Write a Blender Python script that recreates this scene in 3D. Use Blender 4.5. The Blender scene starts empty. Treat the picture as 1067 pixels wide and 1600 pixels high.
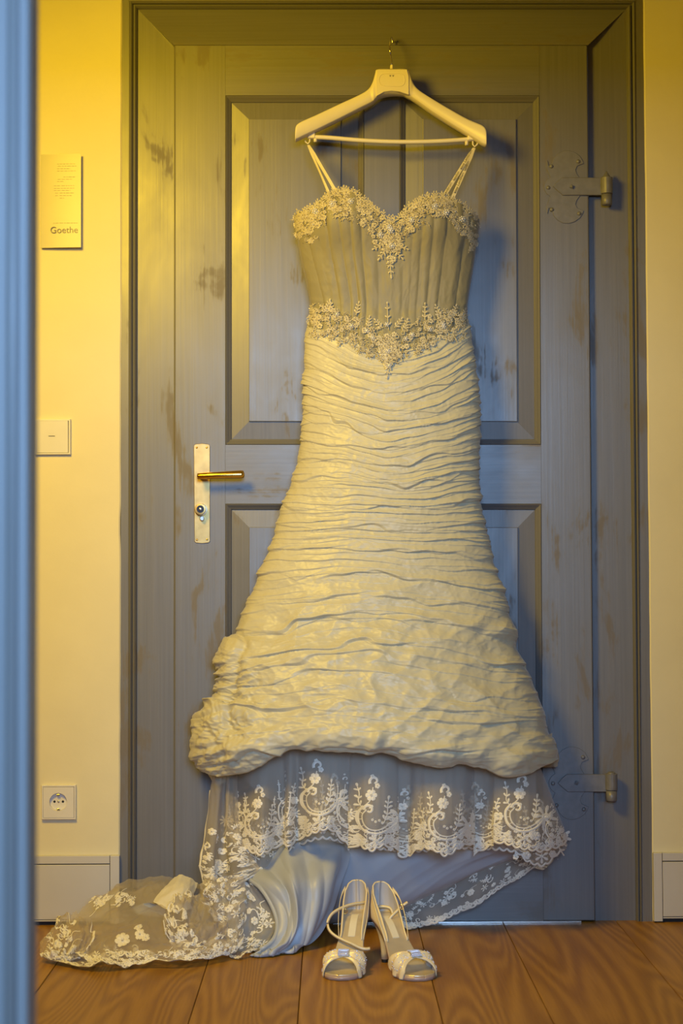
import bpy, math, random
import numpy as np
from mathutils import Vector, Matrix

C = bpy.context.scene.collection
SC = bpy.context.scene
PI = math.pi
random.seed(7)
RNG = np.random.default_rng(11)

# ------------------------------------------------------------------ camera
FPX, CX, CY = 2668.0, 533.5, 800.0
CAM = np.array([0.0, -4.0, 0.793])
PITCH = math.atan((907 - 800) / FPX)
ROLL = math.radians(0.28)
_r0 = np.array([1.0, 0, 0]); _f = np.array([0, math.cos(PITCH), math.sin(PITCH)])
_u0 = np.array([0, -math.sin(PITCH), math.cos(PITCH)])
RIGHT = _r0 * math.cos(ROLL) - _u0 * math.sin(ROLL)
UP = _u0 * math.cos(ROLL) + _r0 * math.sin(ROLL)
cam_data = bpy.data.cameras.new('camera')
cam = bpy.data.objects.new('camera', cam_data); C.objects.link(cam)
cam_data.sensor_fit = 'VERTICAL'; cam_data.sensor_height = 36.0
cam_data.lens = FPX / 1600 * 36.0
cam_data.clip_start = 0.02
M = Matrix(((RIGHT[0], UP[0], -_f[0], CAM[0]), (RIGHT[1], UP[1], -_f[1], CAM[1]),
            (RIGHT[2], UP[2], -_f[2], CAM[2]), (0, 0, 0, 1)))
cam.matrix_world = M
cam_data.dof.use_dof = True
cam_data.dof.focus_distance = 3.85
cam_data.dof.aperture_fstop = 5.0
SC.camera = cam

# ------------------------------------------------------------------ world, lights, exposure
SC.view_settings.view_transform = 'Standard'
SC.view_settings.look = 'None'
SC.view_settings.gamma = 1.0
SC.view_settings.use_curve_mapping = False
SC.view_settings.exposure = 0.0
w = bpy.data.worlds.new('world'); SC.world = w; w.use_nodes = True
w.node_tree.nodes['Background'].inputs[0].default_value = (0.4, 0.6, 1.0, 1)
w.node_tree.nodes['Background'].inputs[1].default_value = 1.0

def light(name, kind, loc, target, energy, color, **kw):
    l = bpy.data.lights.new(name, kind); l.energy = energy; l.color = color
    for k, v in kw.items(): setattr(l, k, v)
    o = bpy.data.objects.new(name, l); C.objects.link(o); o.location = loc
    o.rotation_euler = (Vector(target) - Vector(loc)).to_track_quat('-Z', 'Y').to_euler()
    return o
# shaded warm hall lamp, up to the left in front of the door
light('hall_lamp', 'SPOT', (-0.86, -1.58, 1.99), (-0.12, 0.0, 0.88), 163, (1.0, 0.65, 0.03),
      spot_size=math.radians(124), spot_blend=1.0, shadow_soft_size=0.26)
# daylight coming in through the bedroom window behind the camera
light('window_daylight', 'AREA', (0.35, -6.42, 1.78), (0.2, 0.0, 1.0), 225, (0.36, 0.60, 1.0),
      shape='RECTANGLE', size=1.8, size_y=1.10)

# ------------------------------------------------------------------ helpers
def P(px, py, Y):
    """point of the world plane y=Y seen at photo pixel (px,py); arrays welcome"""
    px, py, Y = np.broadcast_arrays(np.asarray(px, float), np.asarray(py, float), np.asarray(Y, float))
    a = (px - CX) / FPX; b = -(py - CY) / FPX
    d = _f + a[..., None] * RIGHT + b[..., None] * UP
    t = (Y - CAM[1]) / d[..., 1]
    return CAM + d * t[..., None]

def floor_pt(px, py, z=0.0):
    a = (px - CX) / FPX; b = -(py - CY) / FPX
    d = _f + a * RIGHT + b * UP
    return CAM + d * (z - CAM[2]) / d[2]

def wl(o):
    """world location of an un-rotated thing/part (roots are only translated)"""
    p = Vector((0, 0, 0))
    while o is not None:
        p += o.location; o = o.parent
    return np.array(p)

def mesh_np(name, verts, faces, smooth=True):
    verts = np.asarray(verts, float)
    me = bpy.data.meshes.new(name)
    if isinstance(faces, np.ndarray):
        n = faces.shape[1]
        me.vertices.add(len(verts)); me.vertices.foreach_set('co', verts.ravel())
        me.loops.add(faces.size); me.loops.foreach_set('vertex_index', faces.ravel().astype(np.int32))
        me.polygons.add(len(faces))
        me.polygons.foreach_set('loop_start', np.arange(0, faces.size, n, dtype=np.int32))
        me.update(calc_edges=True)
    else:
        me.from_pydata([tuple(v) for v in verts], [], faces); me.update()
    me.polygons.foreach_set('use_smooth', np.full(len(me.polygons), smooth))
    me.validate()
    return me

def obj(name, verts, faces, mat, parent=None, smooth=False, local=False):
    verts = np.asarray(verts, float)
    if parent is not None and not local:
        verts = verts - wl(parent)
    me = mesh_np(name, verts, faces, smooth)
    me.materials.append(mat)
    o = bpy.data.objects.new(name, me); C.objects.link(o)
    o.parent = parent
    return o

def empty(name, loc=(0, 0, 0), parent=None):
    o = bpy.data.objects.new(name, None); C.objects.link(o); o.location = loc; o.parent = parent
    o.empty_display_size = 0.05
    return o

def tag(o, label=None, cat=None, kind=None, group=None):
    if label: o['label'] = label
    if cat: o['category'] = cat
    if kind: o['kind'] = kind
    if group: o['group'] = group
    return o

class MB:
    """collects polygons"""
    def __init__(s): s.v = []; s.f = []
    def add(s, v, f):
        n = len(s.v); s.v += [tuple(p) for p in v]; s.f += [[i + n for i in q] for q in f]
    def box(s, x0, x1, y0, y1, z0, z1, b=0.0):
        if b <= 0:
            v = [(x, y, z) for x in (x0, x1) for y in (y0, y1) for z in (z0, z1)]
            s.add(v, [(0, 1, 3, 2), (4, 6, 7, 5), (0, 4, 5, 1), (2, 3, 7, 6), (0, 2, 6, 4), (1, 5, 7, 3)]); return
        # front face (y0 side, towards the camera) is bevelled
        r = [(x0, y1, z0), (x1, y1, z0), (x1, y1, z1), (x0, y1, z1),
             (x0, y0 + b, z0), (x1, y0 + b, z0), (x1, y0 + b, z1), (x0, y0 + b, z1),
             (x0 + b * .3, y0 + b * .3, z0 + b * .3), (x1 - b * .3, y0 + b * .3, z0 + b * .3), (x1 - b * .3, y0 + b * .3, z1 - b * .3), (x0 + b * .3, y0 + b * .3, z1 - b * .3),
             (x0 + b, y0, z0 + b), (x1 - b, y0, z0 + b), (x1 - b, y0, z1 - b), (x0 + b, y0, z1 - b)]
        f = [(0, 3, 2, 1), (12, 13, 14, 15)]
        for k in (0, 4, 8):
            for i in range(4):
                j = (i + 1) % 4
                f.append((k + i, k + j, k + 4 + j, k + 4 + i))
        s.add(r, f)
    def loft(s, rings, cap=True, closed=True):
        n = len(rings[0]); base = len(s.v)
        for r in rings: s.v += [tuple(p) for p in r]
        m = n if closed else n - 1
        for k in range(len(rings) - 1):
            for i in range(m):
                j = (i + 1) % n
                s.f.append([base + k * n + i, base + k * n + j, base + (k + 1) * n + j, base + (k + 1) * n + i])
        if cap and closed:
            s.f.append([base + i for i in range(n)][::-1])
            s.f.append([base + (len(rings) - 1) * n + i for i in range(n)])
    def tube(s, pts, r, n=8, cap=True):
        pts = [np.array(p, float) for p in pts]
        rr = r if hasattr(r, '__len__') else [r] * len(pts)
        rings = []; ref = None
        for i, p in enumerate(pts):
            t = pts[min(i + 1, len(pts) - 1)] - pts[max(i - 1, 0)]; t /= (np.linalg.norm(t) + 1e-12)
            if ref is None:
                ref = np.cross(t, (0, 0, 1.0))
                if np.linalg.norm(ref) < 1e-3: ref = np.cross(t, (0, 1.0, 0))
            a = ref - t * np.dot(ref, t); a /= np.linalg.norm(a); ref = a
            b = np.cross(t, a)
            rings.append([p + rr[i] * (a * math.cos(q) + b * math.sin(q)) for q in np.linspace(0, 2 * PI, n, endpoint=False)])
        s.loft(rings, cap)
    def disc(s, c, r, depth, n=20, axis='y', dome=0.0):
        """short cylinder facing -Y at c (front face centre), optionally domed"""
        rings = []
        prof = [(r, depth), (r, 0.15 * depth)]
        if dome: prof += [(r * .8, -dome * .6), (r * .4, -dome * .95), (r * .02, -dome)]
        else: prof += [(r * .94, 0), (r * .02, 0)]
        for rad, y in prof:
            rings.append([(c[0] + rad * math.cos(q), c[1] + y, c[2] + rad * math.sin(q)) for q in np.linspace(0, 2 * PI, n, endpoint=False)])
        s.loft(rings)
    def obj(s, name, mat, parent=None, smooth=False, local=False):
        return obj(name, s.v, s.f, mat, parent, smooth, local)

def box_obj(name, mat, parent, x0, x1, y0, y1, z0, z1, b=0.0):
    m = MB(); m.box(min(x0, x1), max(x0, x1), min(y0, y1), max(y0, y1), min(z0, z1), max(z0, z1), b); return m.obj(name, mat, parent)

def quad_slab(name, mat, parent, c4, y0, y1, b=0.0015, y0s=None):
    """slab from four corners in the XZ plane (tl,tr,br,bl), front y0 (or one per corner), back y1, bevelled front;
    b is one bevel or (left, right, top, bottom)"""
    c = [np.array((p[0], p[2])) for p in c4]; ys = y0s or [y0] * 4
    bl, br, bt, bb = b if isinstance(b, tuple) else (b,) * 4; bm = max(bl, br, bt, bb)
    ins = [(bl, -bt), (-br, -bt), (-br, bb), (bl, bb)]
    def ring(dy, k): return [(p[0] + i[0] * k, y + dy, p[1] + i[1] * k) for p, i, y in zip(c, ins, ys)]
    m = MB(); m.loft([[(p[0], y1, p[1]) for p in c], ring(bm, 0), ring(.3 * bm, .3), ring(0, 1)])
    return m.obj(name, mat, parent)

def poly_slab(mb, pts, y0, y1, b=0.0):
    """extruded outline (XZ points) from y1 (back) to y0 (front)"""
    r1 = [(p[0], y1, p[1]) for p in pts]; r0 = [(p[0], y0 + b, p[1]) for p in pts]
    if b:
        a = np.array(pts); n = len(a); t = np.roll(a, -1, 0) - np.roll(a, 1, 0)
        nn = np.stack([-t[:, 1], t[:, 0]], 1); nn /= (np.linalg.norm(nn, axis=1)[:, None] + 1e-12)
        area = 0.5 * np.sum(a[:, 0] * np.roll(a[:, 1], -1) - np.roll(a[:, 0], -1) * a[:, 1])
        if area < 0: nn = -nn
        q = a + nn * b
        mb.loft([r1, r0, [(p[0], y0, p[1]) for p in q]])
    else:
        mb.loft([r1, r0])

def smooth_closed(pts, n):
    a = np.array(pts, float); k = len(a); out = []
    for i in range(k):
        p0, p1, p2, p3 = a[i - 1], a[i], a[(i + 1) % k], a[(i + 2) % k]
        for t in np.linspace(0, 1, n, endpoint=False):
            out.append(0.5 * (2 * p1 + (p2 - p0) * t + (2 * p0 - 5 * p1 + 4 * p2 - p3) * t * t + (3 * p1 - p0 - 3 * p2 + p3) * t ** 3))
    return np.array(out)

def cr(a, n, axis=0):
    """Catmull-Rom resample of an array along an axis"""
    a = np.moveaxis(np.asarray(a, float), axis, 0); k = a.shape[0]
    x = np.linspace(0, k - 1, n); i = np.clip(np.floor(x).astype(int), 0, k - 2); t = (x - i).reshape((-1,) + (1,) * (a.ndim - 1))
    e = np.concatenate([(2 * a[:1] - a[1:2]), a, (2 * a[-1:] - a[-2:-1])], 0)
    p0, p1, p2, p3 = e[i], e[i + 1], e[i + 2], e[i + 3]
    r = 0.5 * (2 * p1 + (p2 - p0) * t + (2 * p0 - 5 * p1 + 4 * p2 - p3) * t ** 2 + (3 * p1 - p0 - 3 * p2 + p3) * t ** 3)
    return np.moveaxis(r, 0, axis)

def pw(x, xs, ys):
    """smooth monotone-ish interpolation (cosine between knots blended with linear)"""
    return np.interp(x, xs, ys)

def pws(x, xs, ys, n=600):
    """catmull-smoothed table lookup"""
    k = np.linspace(0, 1, len(xs)); d = np.linspace(0, 1, n)
    X = cr(np.array(xs, float), n); Yv = cr(np.array(ys, float), n)
    X = np.maximum.accumulate(X)
    return np.interp(x, X, Yv)

# ---- noise
_perm = RNG.permutation(1024); _ang = RNG.uniform(0, 2 * PI, 1024)
def perlin(x, y, seed=0):
    x = np.asarray(x, float); y = np.asarray(y, float)
    xi = np.floor(x).astype(int); yi = np.floor(y).astype(int); xf = x - xi; yf = y - yi
    def g(ix, iy, dx, dy):
        h = _perm[(ix + _perm[(iy + seed * 57) & 1023]) & 1023]; a = _ang[h]
        return np.cos(a) * dx + np.sin(a) * dy
    u = xf ** 3 * (xf * (xf * 6 - 15) + 10); v = yf ** 3 * (yf * (yf * 6 - 15) + 10)
    n00 = g(xi, yi, xf, yf); n10 = g(xi + 1, yi, xf - 1, yf); n01 = g(xi, yi + 1, xf, yf - 1); n11 = g(xi + 1, yi + 1, xf - 1, yf - 1)
    return (n00 * (1 - u) + n10 * u) * (1 - v) + (n01 * (1 - u) + n11 * u) * v
def crumple(x, y, seed=0, octv=3):
    r = 0; a = 1.0
    for o in range(octv):
        wx = x + 0.6 * perlin(x * .7 + 9, y * .7, seed + 40 + o); wy = y + 0.6 * perlin(x * .7, y * .7 + 5, seed + 50 + o)
        r = r + a * (1 - 2.6 * np.abs(perlin(wx, wy, seed + o))); a *= 0.5; x, y = x * 1.9 * .8 - y * 1.9 * .6, x * 1.9 * .6 + y * 1.9 * .8
    return r
def hash01(i, s=0):
    i = np.asarray(i).astype(int)
    return (_perm[(i * 131 + s * 977) & 1023]) / 1023.0

# ------------------------------------------------------------------ materials
def new_mat(name):
    m = bpy.data.materials.new(name); m.use_nodes = True
    nt = m.node_tree; b = nt.nodes['Principled BSDF']
    return m, nt, b, (lambda t, **k: _node(nt, t, **k)), nt.links.new
def _node(nt, t, **k):
    n = nt.nodes.new(t)
    for a, v in k.items():
        if a.startswith('i_'):
            key = a[2:]; key = int(key) if key.isdigit() else key.replace('_', ' ')
            n.inputs[key].default_value = v
        else: setattr(n, a, v)
    return n
def ramp(N, stops):
    r = N('ShaderNodeValToRGB'); e = r.color_ramp.elements
    while len(e) < len(stops): e.new(0.5)
    for i, (p, c) in enumerate(stops): e[i].position = p; e[i].color = c if len(c) == 4 else (*c, 1)
    return r
def simple(name, col, rough=0.5, metal=0.0, spec=0.5, noise=0.0, nscale=40, bump=0.0, coat=0.0, sheen=0.0):
    m, nt, b, N, L = new_mat(name)
    b.inputs['Base Color'].default_value = (*col, 1); b.inputs['Roughness'].default_value = rough
    b.inputs['Metallic'].default_value = metal; b.inputs['Specular IOR Level'].default_value = spec
    b.inputs['Coat Weight'].default_value = coat; b.inputs['Sheen Weight'].default_value = sheen
    tc = N('ShaderNodeTexCoord'); n = N('ShaderNodeTexNoise', i_Scale=nscale, i_Detail=4.0); L(tc.outputs['Object'], n.inputs['Vector'])
    if noise:
        r = ramp(N, [(0.3, [c * (1 - noise) for c in col]), (0.7, [min(1, c * (1 + noise)) for c in col])])
        L(n.outputs['Fac'], r.inputs['Fac']); L(r.outputs['Color'], b.inputs['Base Color'])
    if bump:
        bp = N('ShaderNodeBump', i_Strength=bump, i_Distance=0.001); L(n.outputs['Fac'], bp.inputs['Height']); L(bp.outputs['Normal'], b.inputs['Normal'])
    return m

def paint_mat(name, along='z', worn=0.5, lo=(0.140, 0.135, 0.132), hi=(0.170, 0.163, 0.159)):
    m, nt, b, N, L = new_mat(name)
    tc = N('ShaderNodeTexCoord')
    mp = N('ShaderNodeMapping'); sc = {'z': (170, 60, 2.2), 'x': (2.2, 60, 170)}[along]
    mp.inputs['Scale'].default_value = sc; L(tc.outputs['Object'], mp.inputs['Vector'])
    br = N('ShaderNodeTexNoise', i_Scale=1.0, i_Detail=5.0, i_Roughness=0.6); L(mp.outputs['Vector'], br.inputs['Vector'])
    mp2 = N('ShaderNodeMapping'); mp2.inputs['Scale'].default_value = (1.0, 1.0, 0.45) if along == 'z' else (0.45, 1, 1)
    L(tc.outputs['Object'], mp2.inputs['Vector'])
    big = N('ShaderNodeTexNoise', i_Scale=9.0, i_Detail=5.0, i_Roughness=0.62, i_Distortion=0.4); L(mp2.outputs['Vector'], big.inputs['Vector'])
    # rubbed patches: the satin top coat gone, browner paint beneath
    add = N('ShaderNodeMath', operation='MULTIPLY_ADD'); add.inputs[1].default_value = 0.28
    L(br.outputs['Fac'], add.inputs[0]); L(big.outputs['Fac'], add.inputs[2])
    mask = ramp(N, [(0.725, (0, 0, 0)), (0.785, (1, 1, 1))]); L(add.outputs[0], mask.inputs['Fac'])
    mul = N('ShaderNodeMath', operation='MULTIPLY'); mul.inputs[1].default_value = worn; L(mask.outputs['Color'], mul.inputs[0])
    mix = N('ShaderNodeMix', data_type='RGBA'); L(mul.outputs[0], mix.inputs['Factor'])
    tone = ramp(N, [(0.3, lo), (0.7, hi)]); L(br.outputs['Fac'], tone.inputs['Fac'])
    L(tone.outputs['Color'], mix.inputs['A']); mix.inputs['B'].default_value = (0.15, 0.125, 0.10, 1)
    L(mix.outputs['Result'], b.inputs['Base Color'])
    rr = N('ShaderNodeMapRange'); rr.inputs['From Min'].default_value = 0.3; rr.inputs['From Max'].default_value = 0.7
    rr.inputs['To Min'].default_value = 0.34; rr.inputs['To Max'].default_value = 0.47; L(big.outputs['Fac'], rr.inputs['Value'])
    ra = N('ShaderNodeMath', operation='MULTIPLY_ADD'); ra.inputs[1].default_value = 0.25; L(mul.outputs[0], ra.inputs[0]); L(rr.outputs[0], ra.inputs[2])
    L(ra.outputs[0], b.inputs['Roughness'])
    b.inputs['Specular IOR Level'].default_value = 0.8
    bp = N('ShaderNodeBump', i_Strength=0.4, i_Distance=0.0005); L(br.outputs['Fac'], bp.inputs['Height'])
    L(bp.outputs['Normal'], b.inputs['Normal'])
    return m

def wood_mat(name):
    m, nt, b, N, L = new_mat(name)
    tc = N('ShaderNodeTexCoord'); oi = N('ShaderNodeObjectInfo')
    off = N('ShaderNodeVectorMath', operation='SCALE'); off.inputs['Scale'].default_value = 37.0
    cmb = N('ShaderNodeCombineXYZ'); L(oi.outputs['Random'], cmb.inputs['X']); L(oi.outputs['Random'], cmb.inputs['Y'])
    L(cmb.outputs[0], off.inputs[0])
    add = N('ShaderNodeVectorMath', operation='ADD'); L(tc.outputs['Object'], add.inputs[0]); L(off.outputs[0], add.inputs[1])
    mp = N('ShaderNodeMapping'); mp.inputs['Scale'].default_value = (5.0, .48, 1); L(add.outputs[0], mp.inputs['Vector'])
    # cathedral grain: contour rings of a stretched noise
    n1 = N('ShaderNodeTexNoise', i_Scale=1.0, i_Detail=1.5, i_Distortion=0.25); L(mp.outputs[0], n1.inputs['Vector'])
    ml = N('ShaderNodeMath', operation='MULTIPLY'); ml.inputs[1].default_value = 165.0; L(n1.outputs['Fac'], ml.inputs[0])
    sn = N('ShaderNodeMath', operation='SINE'); L(ml.outputs[0], sn.inputs[0])
    mr = N('ShaderNodeMapRange'); mr.inputs['From Min'].default_value = -1; L(sn.outputs[0], mr.inputs['Value'])
    mp3 = N('ShaderNodeMapping'); mp3.inputs['Scale'].default_value = (240, 9, 1); L(add.outputs[0], mp3.inputs['Vector'])
    n2 = N('ShaderNodeTexNoise', i_Scale=1.0, i_Detail=4.0); L(mp3.outputs[0], n2.inputs['Vector'])
    mx = N('ShaderNodeMath', operation='MULTIPLY_ADD'); mx.inputs[1].default_value = 0.46; L(mr.outputs[0], mx.inputs[0])
    h = N('ShaderNodeMath', operation='MULTIPLY'); h.inputs[1].default_value = 0.6; L(n2.outputs['Fac'], h.inputs[0]); L(h.outputs[0], mx.inputs[2])
    col = ramp(N, [(0.12, (0.225, 0.10, 0.012)), (0.5, (0.30, 0.145, 0.017)), (0.85, (0.38, 0.195, 0.026))]); L(mx.outputs[0], col.inputs['Fac'])
    # knots
    mpk = N('ShaderNodeMapping'); mpk.inputs['Scale'].default_value = (5.5, 3.2, 1); L(add.outputs[0], mpk.inputs['Vector'])
    vo = N('ShaderNodeTexVoronoi', i_Scale=1.0, i_Randomness=1.0); L(mpk.outputs[0], vo.inputs['Vector'])
    kn = ramp(N, [(0.035, (1, 1, 1)), (0.085, (0, 0, 0))]); L(vo.outputs['Distance'], kn.inputs['Fac'])
    mix = N('ShaderNodeMix', data_type='RGBA'); mk = N('ShaderNodeMath', operation='MULTIPLY'); mk.inputs[1].default_value = 0.75
    L(kn.outputs['Color'], mk.inputs[0]); L(mk.outputs[0], mix.inputs['Factor'])
    L(col.outputs['Color'], mix.inputs['A']); mix.inputs['B'].default_value = (0.10, 0.045, 0.018, 1)
    # per plank tone
    hs = N('ShaderNodeHueSaturation'); vr = N('ShaderNodeMapRange'); vr.inputs['To Min'].default_value = 0.86; vr.inputs['To Max'].default_value = 1.08
    L(oi.outputs['Random'], vr.inputs['Value']); L(vr.outputs[0], hs.inputs['Value']); L(mix.outputs['Result'], hs.inputs['Color'])
    L(hs.outputs['Color'], b.inputs['Base Color'])
    b.inputs['Roughness'].default_value = 0.42; b.inputs['Specular IOR Level'].default_value = 0.35
    bp = N('ShaderNodeBump', i_Strength=0.35, i_Distance=0.0006); L(mx.outputs[0], bp.inputs['Height']); L(bp.outputs['Normal'], b.inputs['Normal'])
    return m

def plaster_mat(name, col):
    m, nt, b, N, L = new_mat(name)
    tc = N('ShaderNodeTexCoord'); n = N('ShaderNodeTexNoise', i_Scale=7.0, i_Detail=6.0, i_Roughness=0.6); L(tc.outputs['Object'], n.inputs['Vector'])
    r = ramp(N, [(0.3, [c * .97 for c in col]), (0.7, [min(1, c * 1.02) for c in col])]); L(n.outputs['Fac'], r.inputs['Fac']); L(r.outputs['Color'], b.inputs['Base Color'])
    b.inputs['Roughness'].default_value = 0.85; b.inputs['Specular IOR Level'].default_value = 0.2
    bp = N('ShaderNodeBump', i_Strength=0.5, i_Distance=0.004); L(n.outputs['Fac'], bp.inputs['Height']); L(bp.outputs['Normal'], b.inputs['Normal'])
    return m

def cloth_mat(name, col, rough=0.5, sheen=0.3, spec=0.4, transl=0.0, weave=900, aniso=0.0, bump=.12):
    m, nt, b, N, L = new_mat(name)
    b.inputs['Base Color'].default_value = (*col, 1); b.inputs['Roughness'].default_value = rough
    b.inputs['Sheen Weight'].default_value = sheen; b.inputs['Specular IOR Level'].default_value = spec
    b.inputs['Sheen Roughness'].default_value = 0.4
    tc = N('ShaderNodeTexCoord'); n = N('ShaderNodeTexNoise', i_Scale=weave, i_Detail=2.0); L(tc.outputs['Object'], n.inputs['Vector'])
    bp = N('ShaderNodeBump', i_Strength=bump, i_Distance=0.0004); L(n.outputs['Fac'], bp.inputs['Height']); L(bp.outputs['Normal'], b.inputs['Normal'])
    if transl:
        tr = N('ShaderNodeBsdfTranslucent'); tr.inputs['Color'].default_value = (*col, 1)
        mx = N('ShaderNodeMixShader'); mx.inputs[0].default_value = transl
        L(b.outputs[0], mx.inputs[1]); L(tr.outputs[0], mx.inputs[2]); L(mx.outputs[0], nt.nodes['Material Output'].inputs['Surface'])
    return m

def tulle_mat(name, col, cover):
    m, nt, b, N, L = new_mat(name)
    b.inputs['Base Color'].default_value = (*col, 1); b.inputs['Roughness'].default_value = 0.6
    b.inputs['Sheen Weight'].default_value = 0.5; b.inputs['Specular IOR Level'].default_value = 0.2
    tp = N('ShaderNodeBsdfTransparent'); tr = N('ShaderNodeBsdfTranslucent'); tr.inputs['Color'].default_value = (*col, 1)
    m1 = N('ShaderNodeMixShader'); m1.inputs[0].default_value = 0.4; L(b.outputs[0], m1.inputs[1]); L(tr.outputs[0], m1.inputs[2])
    m2 = N('ShaderNodeMixShader'); m2.inputs[0].default_value = cover; L(tp.outputs[0], m2.inputs[1]); L(m1.outputs[0], m2.inputs[2])
    L(m2.outputs[0], nt.nodes['Material Output'].inputs['Surface'])
    return m

M_PAINT = paint_mat('grey_paint_upright', 'z', 0.75)
M_PAINTH = paint_mat('grey_paint_level', 'x', 0.6)
M_PAINT2 = paint_mat('blue_grey_paint', 'z', 0.2, (0.17, 0.195, 0.215), (0.205, 0.23, 0.25))
M_IRON = simple('painted_iron', (0.165, 0.16, 0.158), 0.42, 0, 0.7, 0.12, 60, 0.5)
M_FLOOR = wood_mat('pine_boards')
M_WALL = plaster_mat('cream_plaster', (0.78, 0.71, 0.49))
M_WALLB = plaster_mat('grey_bedroom_plaster', (0.34, 0.34, 0.36))
M_CEIL = plaster_mat('white_plaster', (0.78, 0.76, 0.70))
M_BASE = simple('white_lacquer', (0.60, 0.58, 0.55), 0.4, 0, 0.5, 0.03, 8)
M_DARK = simple('dark_gap', (0.02, 0.02, 0.022), 0.8)
M_PLASTIC = simple('white_plastic', (0.76, 0.73, 0.68), 0.35, 0, 0.5, 0.02, 30)
M_BLACK = simple('black_plastic', (0.015, 0.015, 0.015), 0.5)
M_BRASS = simple('aged_brass', (0.52, 0.37, 0.15), 0.40, 0.8, 0.5, 0.14, 45, 0.25)
M_BRASSP = simple('polished_brass', (0.83, 0.52, 0.12), 0.2, 1.0, 0.5, 0.05, 30)
M_STEEL = simple('bright_steel', (0.75, 0.73, 0.70), 0.22, 1.0)
M_HANGER = simple('ivory_plastic', (0.80, 0.72, 0.56), 0.38, 0, 0.5, 0.02, 25)
M_SIGN = simple('brushed_sign_plate', (0.47, 0.435, 0.385), 0.45, 0.15, 0.35, 0.03, 12)
M_INK = simple('grey_ink', (0.30, 0.27, 0.22), 0.7)
M_INKB = simple('black_ink', (0.03, 0.03, 0.03), 0.7)
M_TAFF = cloth_mat('ivory_taffeta', (0.555, 0.515, 0.36), 0.40, 0.2, 0.36)
M_BOD = cloth_mat('ivory_chiffon', (0.285, 0.255, 0.155), 0.5, 0.25, 0.3)
M_SATIN = cloth_mat('shade_toned_satin', (0.40, 0.42, 0.445), 0.42, 0.2, 0.5)  # the skirt's shade is put into this satin's darker grey-blue colour
M_SATINW = cloth_mat('ivory_satin', (0.74, 0.69, 0.58), 0.36, 0.2, 0.5)
M_TULLE = tulle_mat('ivory_tulle', (0.74, 0.66, 0.53), 0.40)
M_TULLE2 = tulle_mat('ivory_tulle_thick', (0.72, 0.64, 0.52), 0.46)
M_LACE = cloth_mat('ivory_lace_thread', (0.80, 0.75, 0.64), 0.5, 0.3, 0.5, 0.0, 1500, bump=.3)
M_APPL = cloth_mat('gold_ivory_lace_thread', (0.58, 0.51, 0.335), 0.36, 0.2, 0.7, 0.0, 1500, bump=.4)
M_BEAD = simple('silver_glass_bead', (0.90, 0.87, 0.80), 0.10, 0.35)
M_BEADG = simple('gold_glass_bead', (0.50, 0.40, 0.20), 0.15, 0.6)
M_RIBBON = cloth_mat('ivory_ribbon', (0.74, 0.66, 0.47), 0.45, 0.2, 0.4)
M_SHOE = cloth_mat('champagne_satin', (0.80, 0.65, 0.37), 0.27, 0.2, 0.65, bump=.05)
M_INSOLE = simple('gold_leather_insole', (0.72, 0.60, 0.40), 0.28, 0.45, 0.5, 0.04, 60)
M_SOLE = simple('rose_tan_sole', (0.42, 0.30, 0.24), 0.35, 0.1)
M_LINER = cloth_mat('grey_suede_counter', (0.52, 0.48, 0.44), 0.5, 0.3, 0.3)
M_CRYSTAL = simple('clear_crystal', (0.86, 0.84, 0.94), 0.06, 0.6)
M_BLUE = simple('dark_blue_enamel', (0.012, 0.014, 0.03), 0.25, 0.2)

# ------------------------------------------------------------------ the setting: room shell
def lin(a, b): return lambda y: a + (b - a) * y / 1441.0
OUT_L, MO_L, MI_L, LEAF_L = lin(190.5, 187), lin(202, 200), lin(215, 213), lin(272, 271.5)
LEAF_R, MI_R, MO_R, OUT_R = lin(917, 930), lin(978, 994), lin(993.5, 1003.5), lin(1005, 1020)
Y_WALL, Y_BAND, Y_FRAME, Y_LEAF = -0.011, -0.0075, 0.006, -0.014
Z_CEIL, XW = 3.1, 2.95

def xz(px, py, Y): p = P(px, py, Y); return (p[0], p[2])
# back wall with its door opening
m = MB()
tl, bl = xz(OUT_L(-16), -16, Y_WALL), xz(OUT_L(1441), 1441, Y_WALL)
tr, br = xz(OUT_R(-16), -16, Y_WALL), xz(OUT_R(1441), 1441, Y_WALL)
out = [(-XW, 0), (bl[0], 0)]
# the plaster edge is a little chipped along the casing
edge = []
for k in range(1, 60):
    y = 1441 - k * (1457 / 60); x0 = xz(OUT_L(y), y, Y_WALL)
    chip = 0.0018 * float(perlin(k * .37, 3.3)) - (0.006 if 805 < y < 835 else 0)
    edge.append((x0[0] - (0.005 if 800 < y < 840 else 0) * -1 + chip, x0[1]))
out = [(-XW, 0), (bl[0], 0)] + edge + [tl, tr]
edge2 = []
for k in range(1, 60):
    y = -16 + k * (1457 / 60); x0 = xz(OUT_R(y), y, Y_WALL); edge2.append((x0[0] + 0.0015 * float(perlin(k * .31, 7.7)), x0[1]))
out += edge2 + [(br[0], 0), (XW, 0), (XW, Z_CEIL), (-XW, Z_CEIL)]
poly_slab(m, out, Y_WALL, 0.12, 0.003)
tag(m.obj('wall_back', M_WALL), 'cream plaster wall around the grey door', 'wall', 'structure')
def shell(name, lab, mat, *b, cat='wall'):
    return tag(box_obj(name, mat, None, *b), lab, cat, 'structure')
YP = -2.44   # partition with the doorway the photo is taken through
shell('wall_left', 'left end wall of the hallway', M_WALL, -XW - .1, -XW, YP, 0.0, 0, Z_CEIL)
shell('wall_right', 'right end wall of the hallway', M_WALL, XW, XW + .1, YP, 0.0, 0, Z_CEIL)
shell('ceiling', 'white plaster ceiling over hallway and bedroom', M_CEIL, -3.0, 3.0, -6.8, 0.2, Z_CEIL, Z_CEIL + .1, cat='ceiling')
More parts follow.
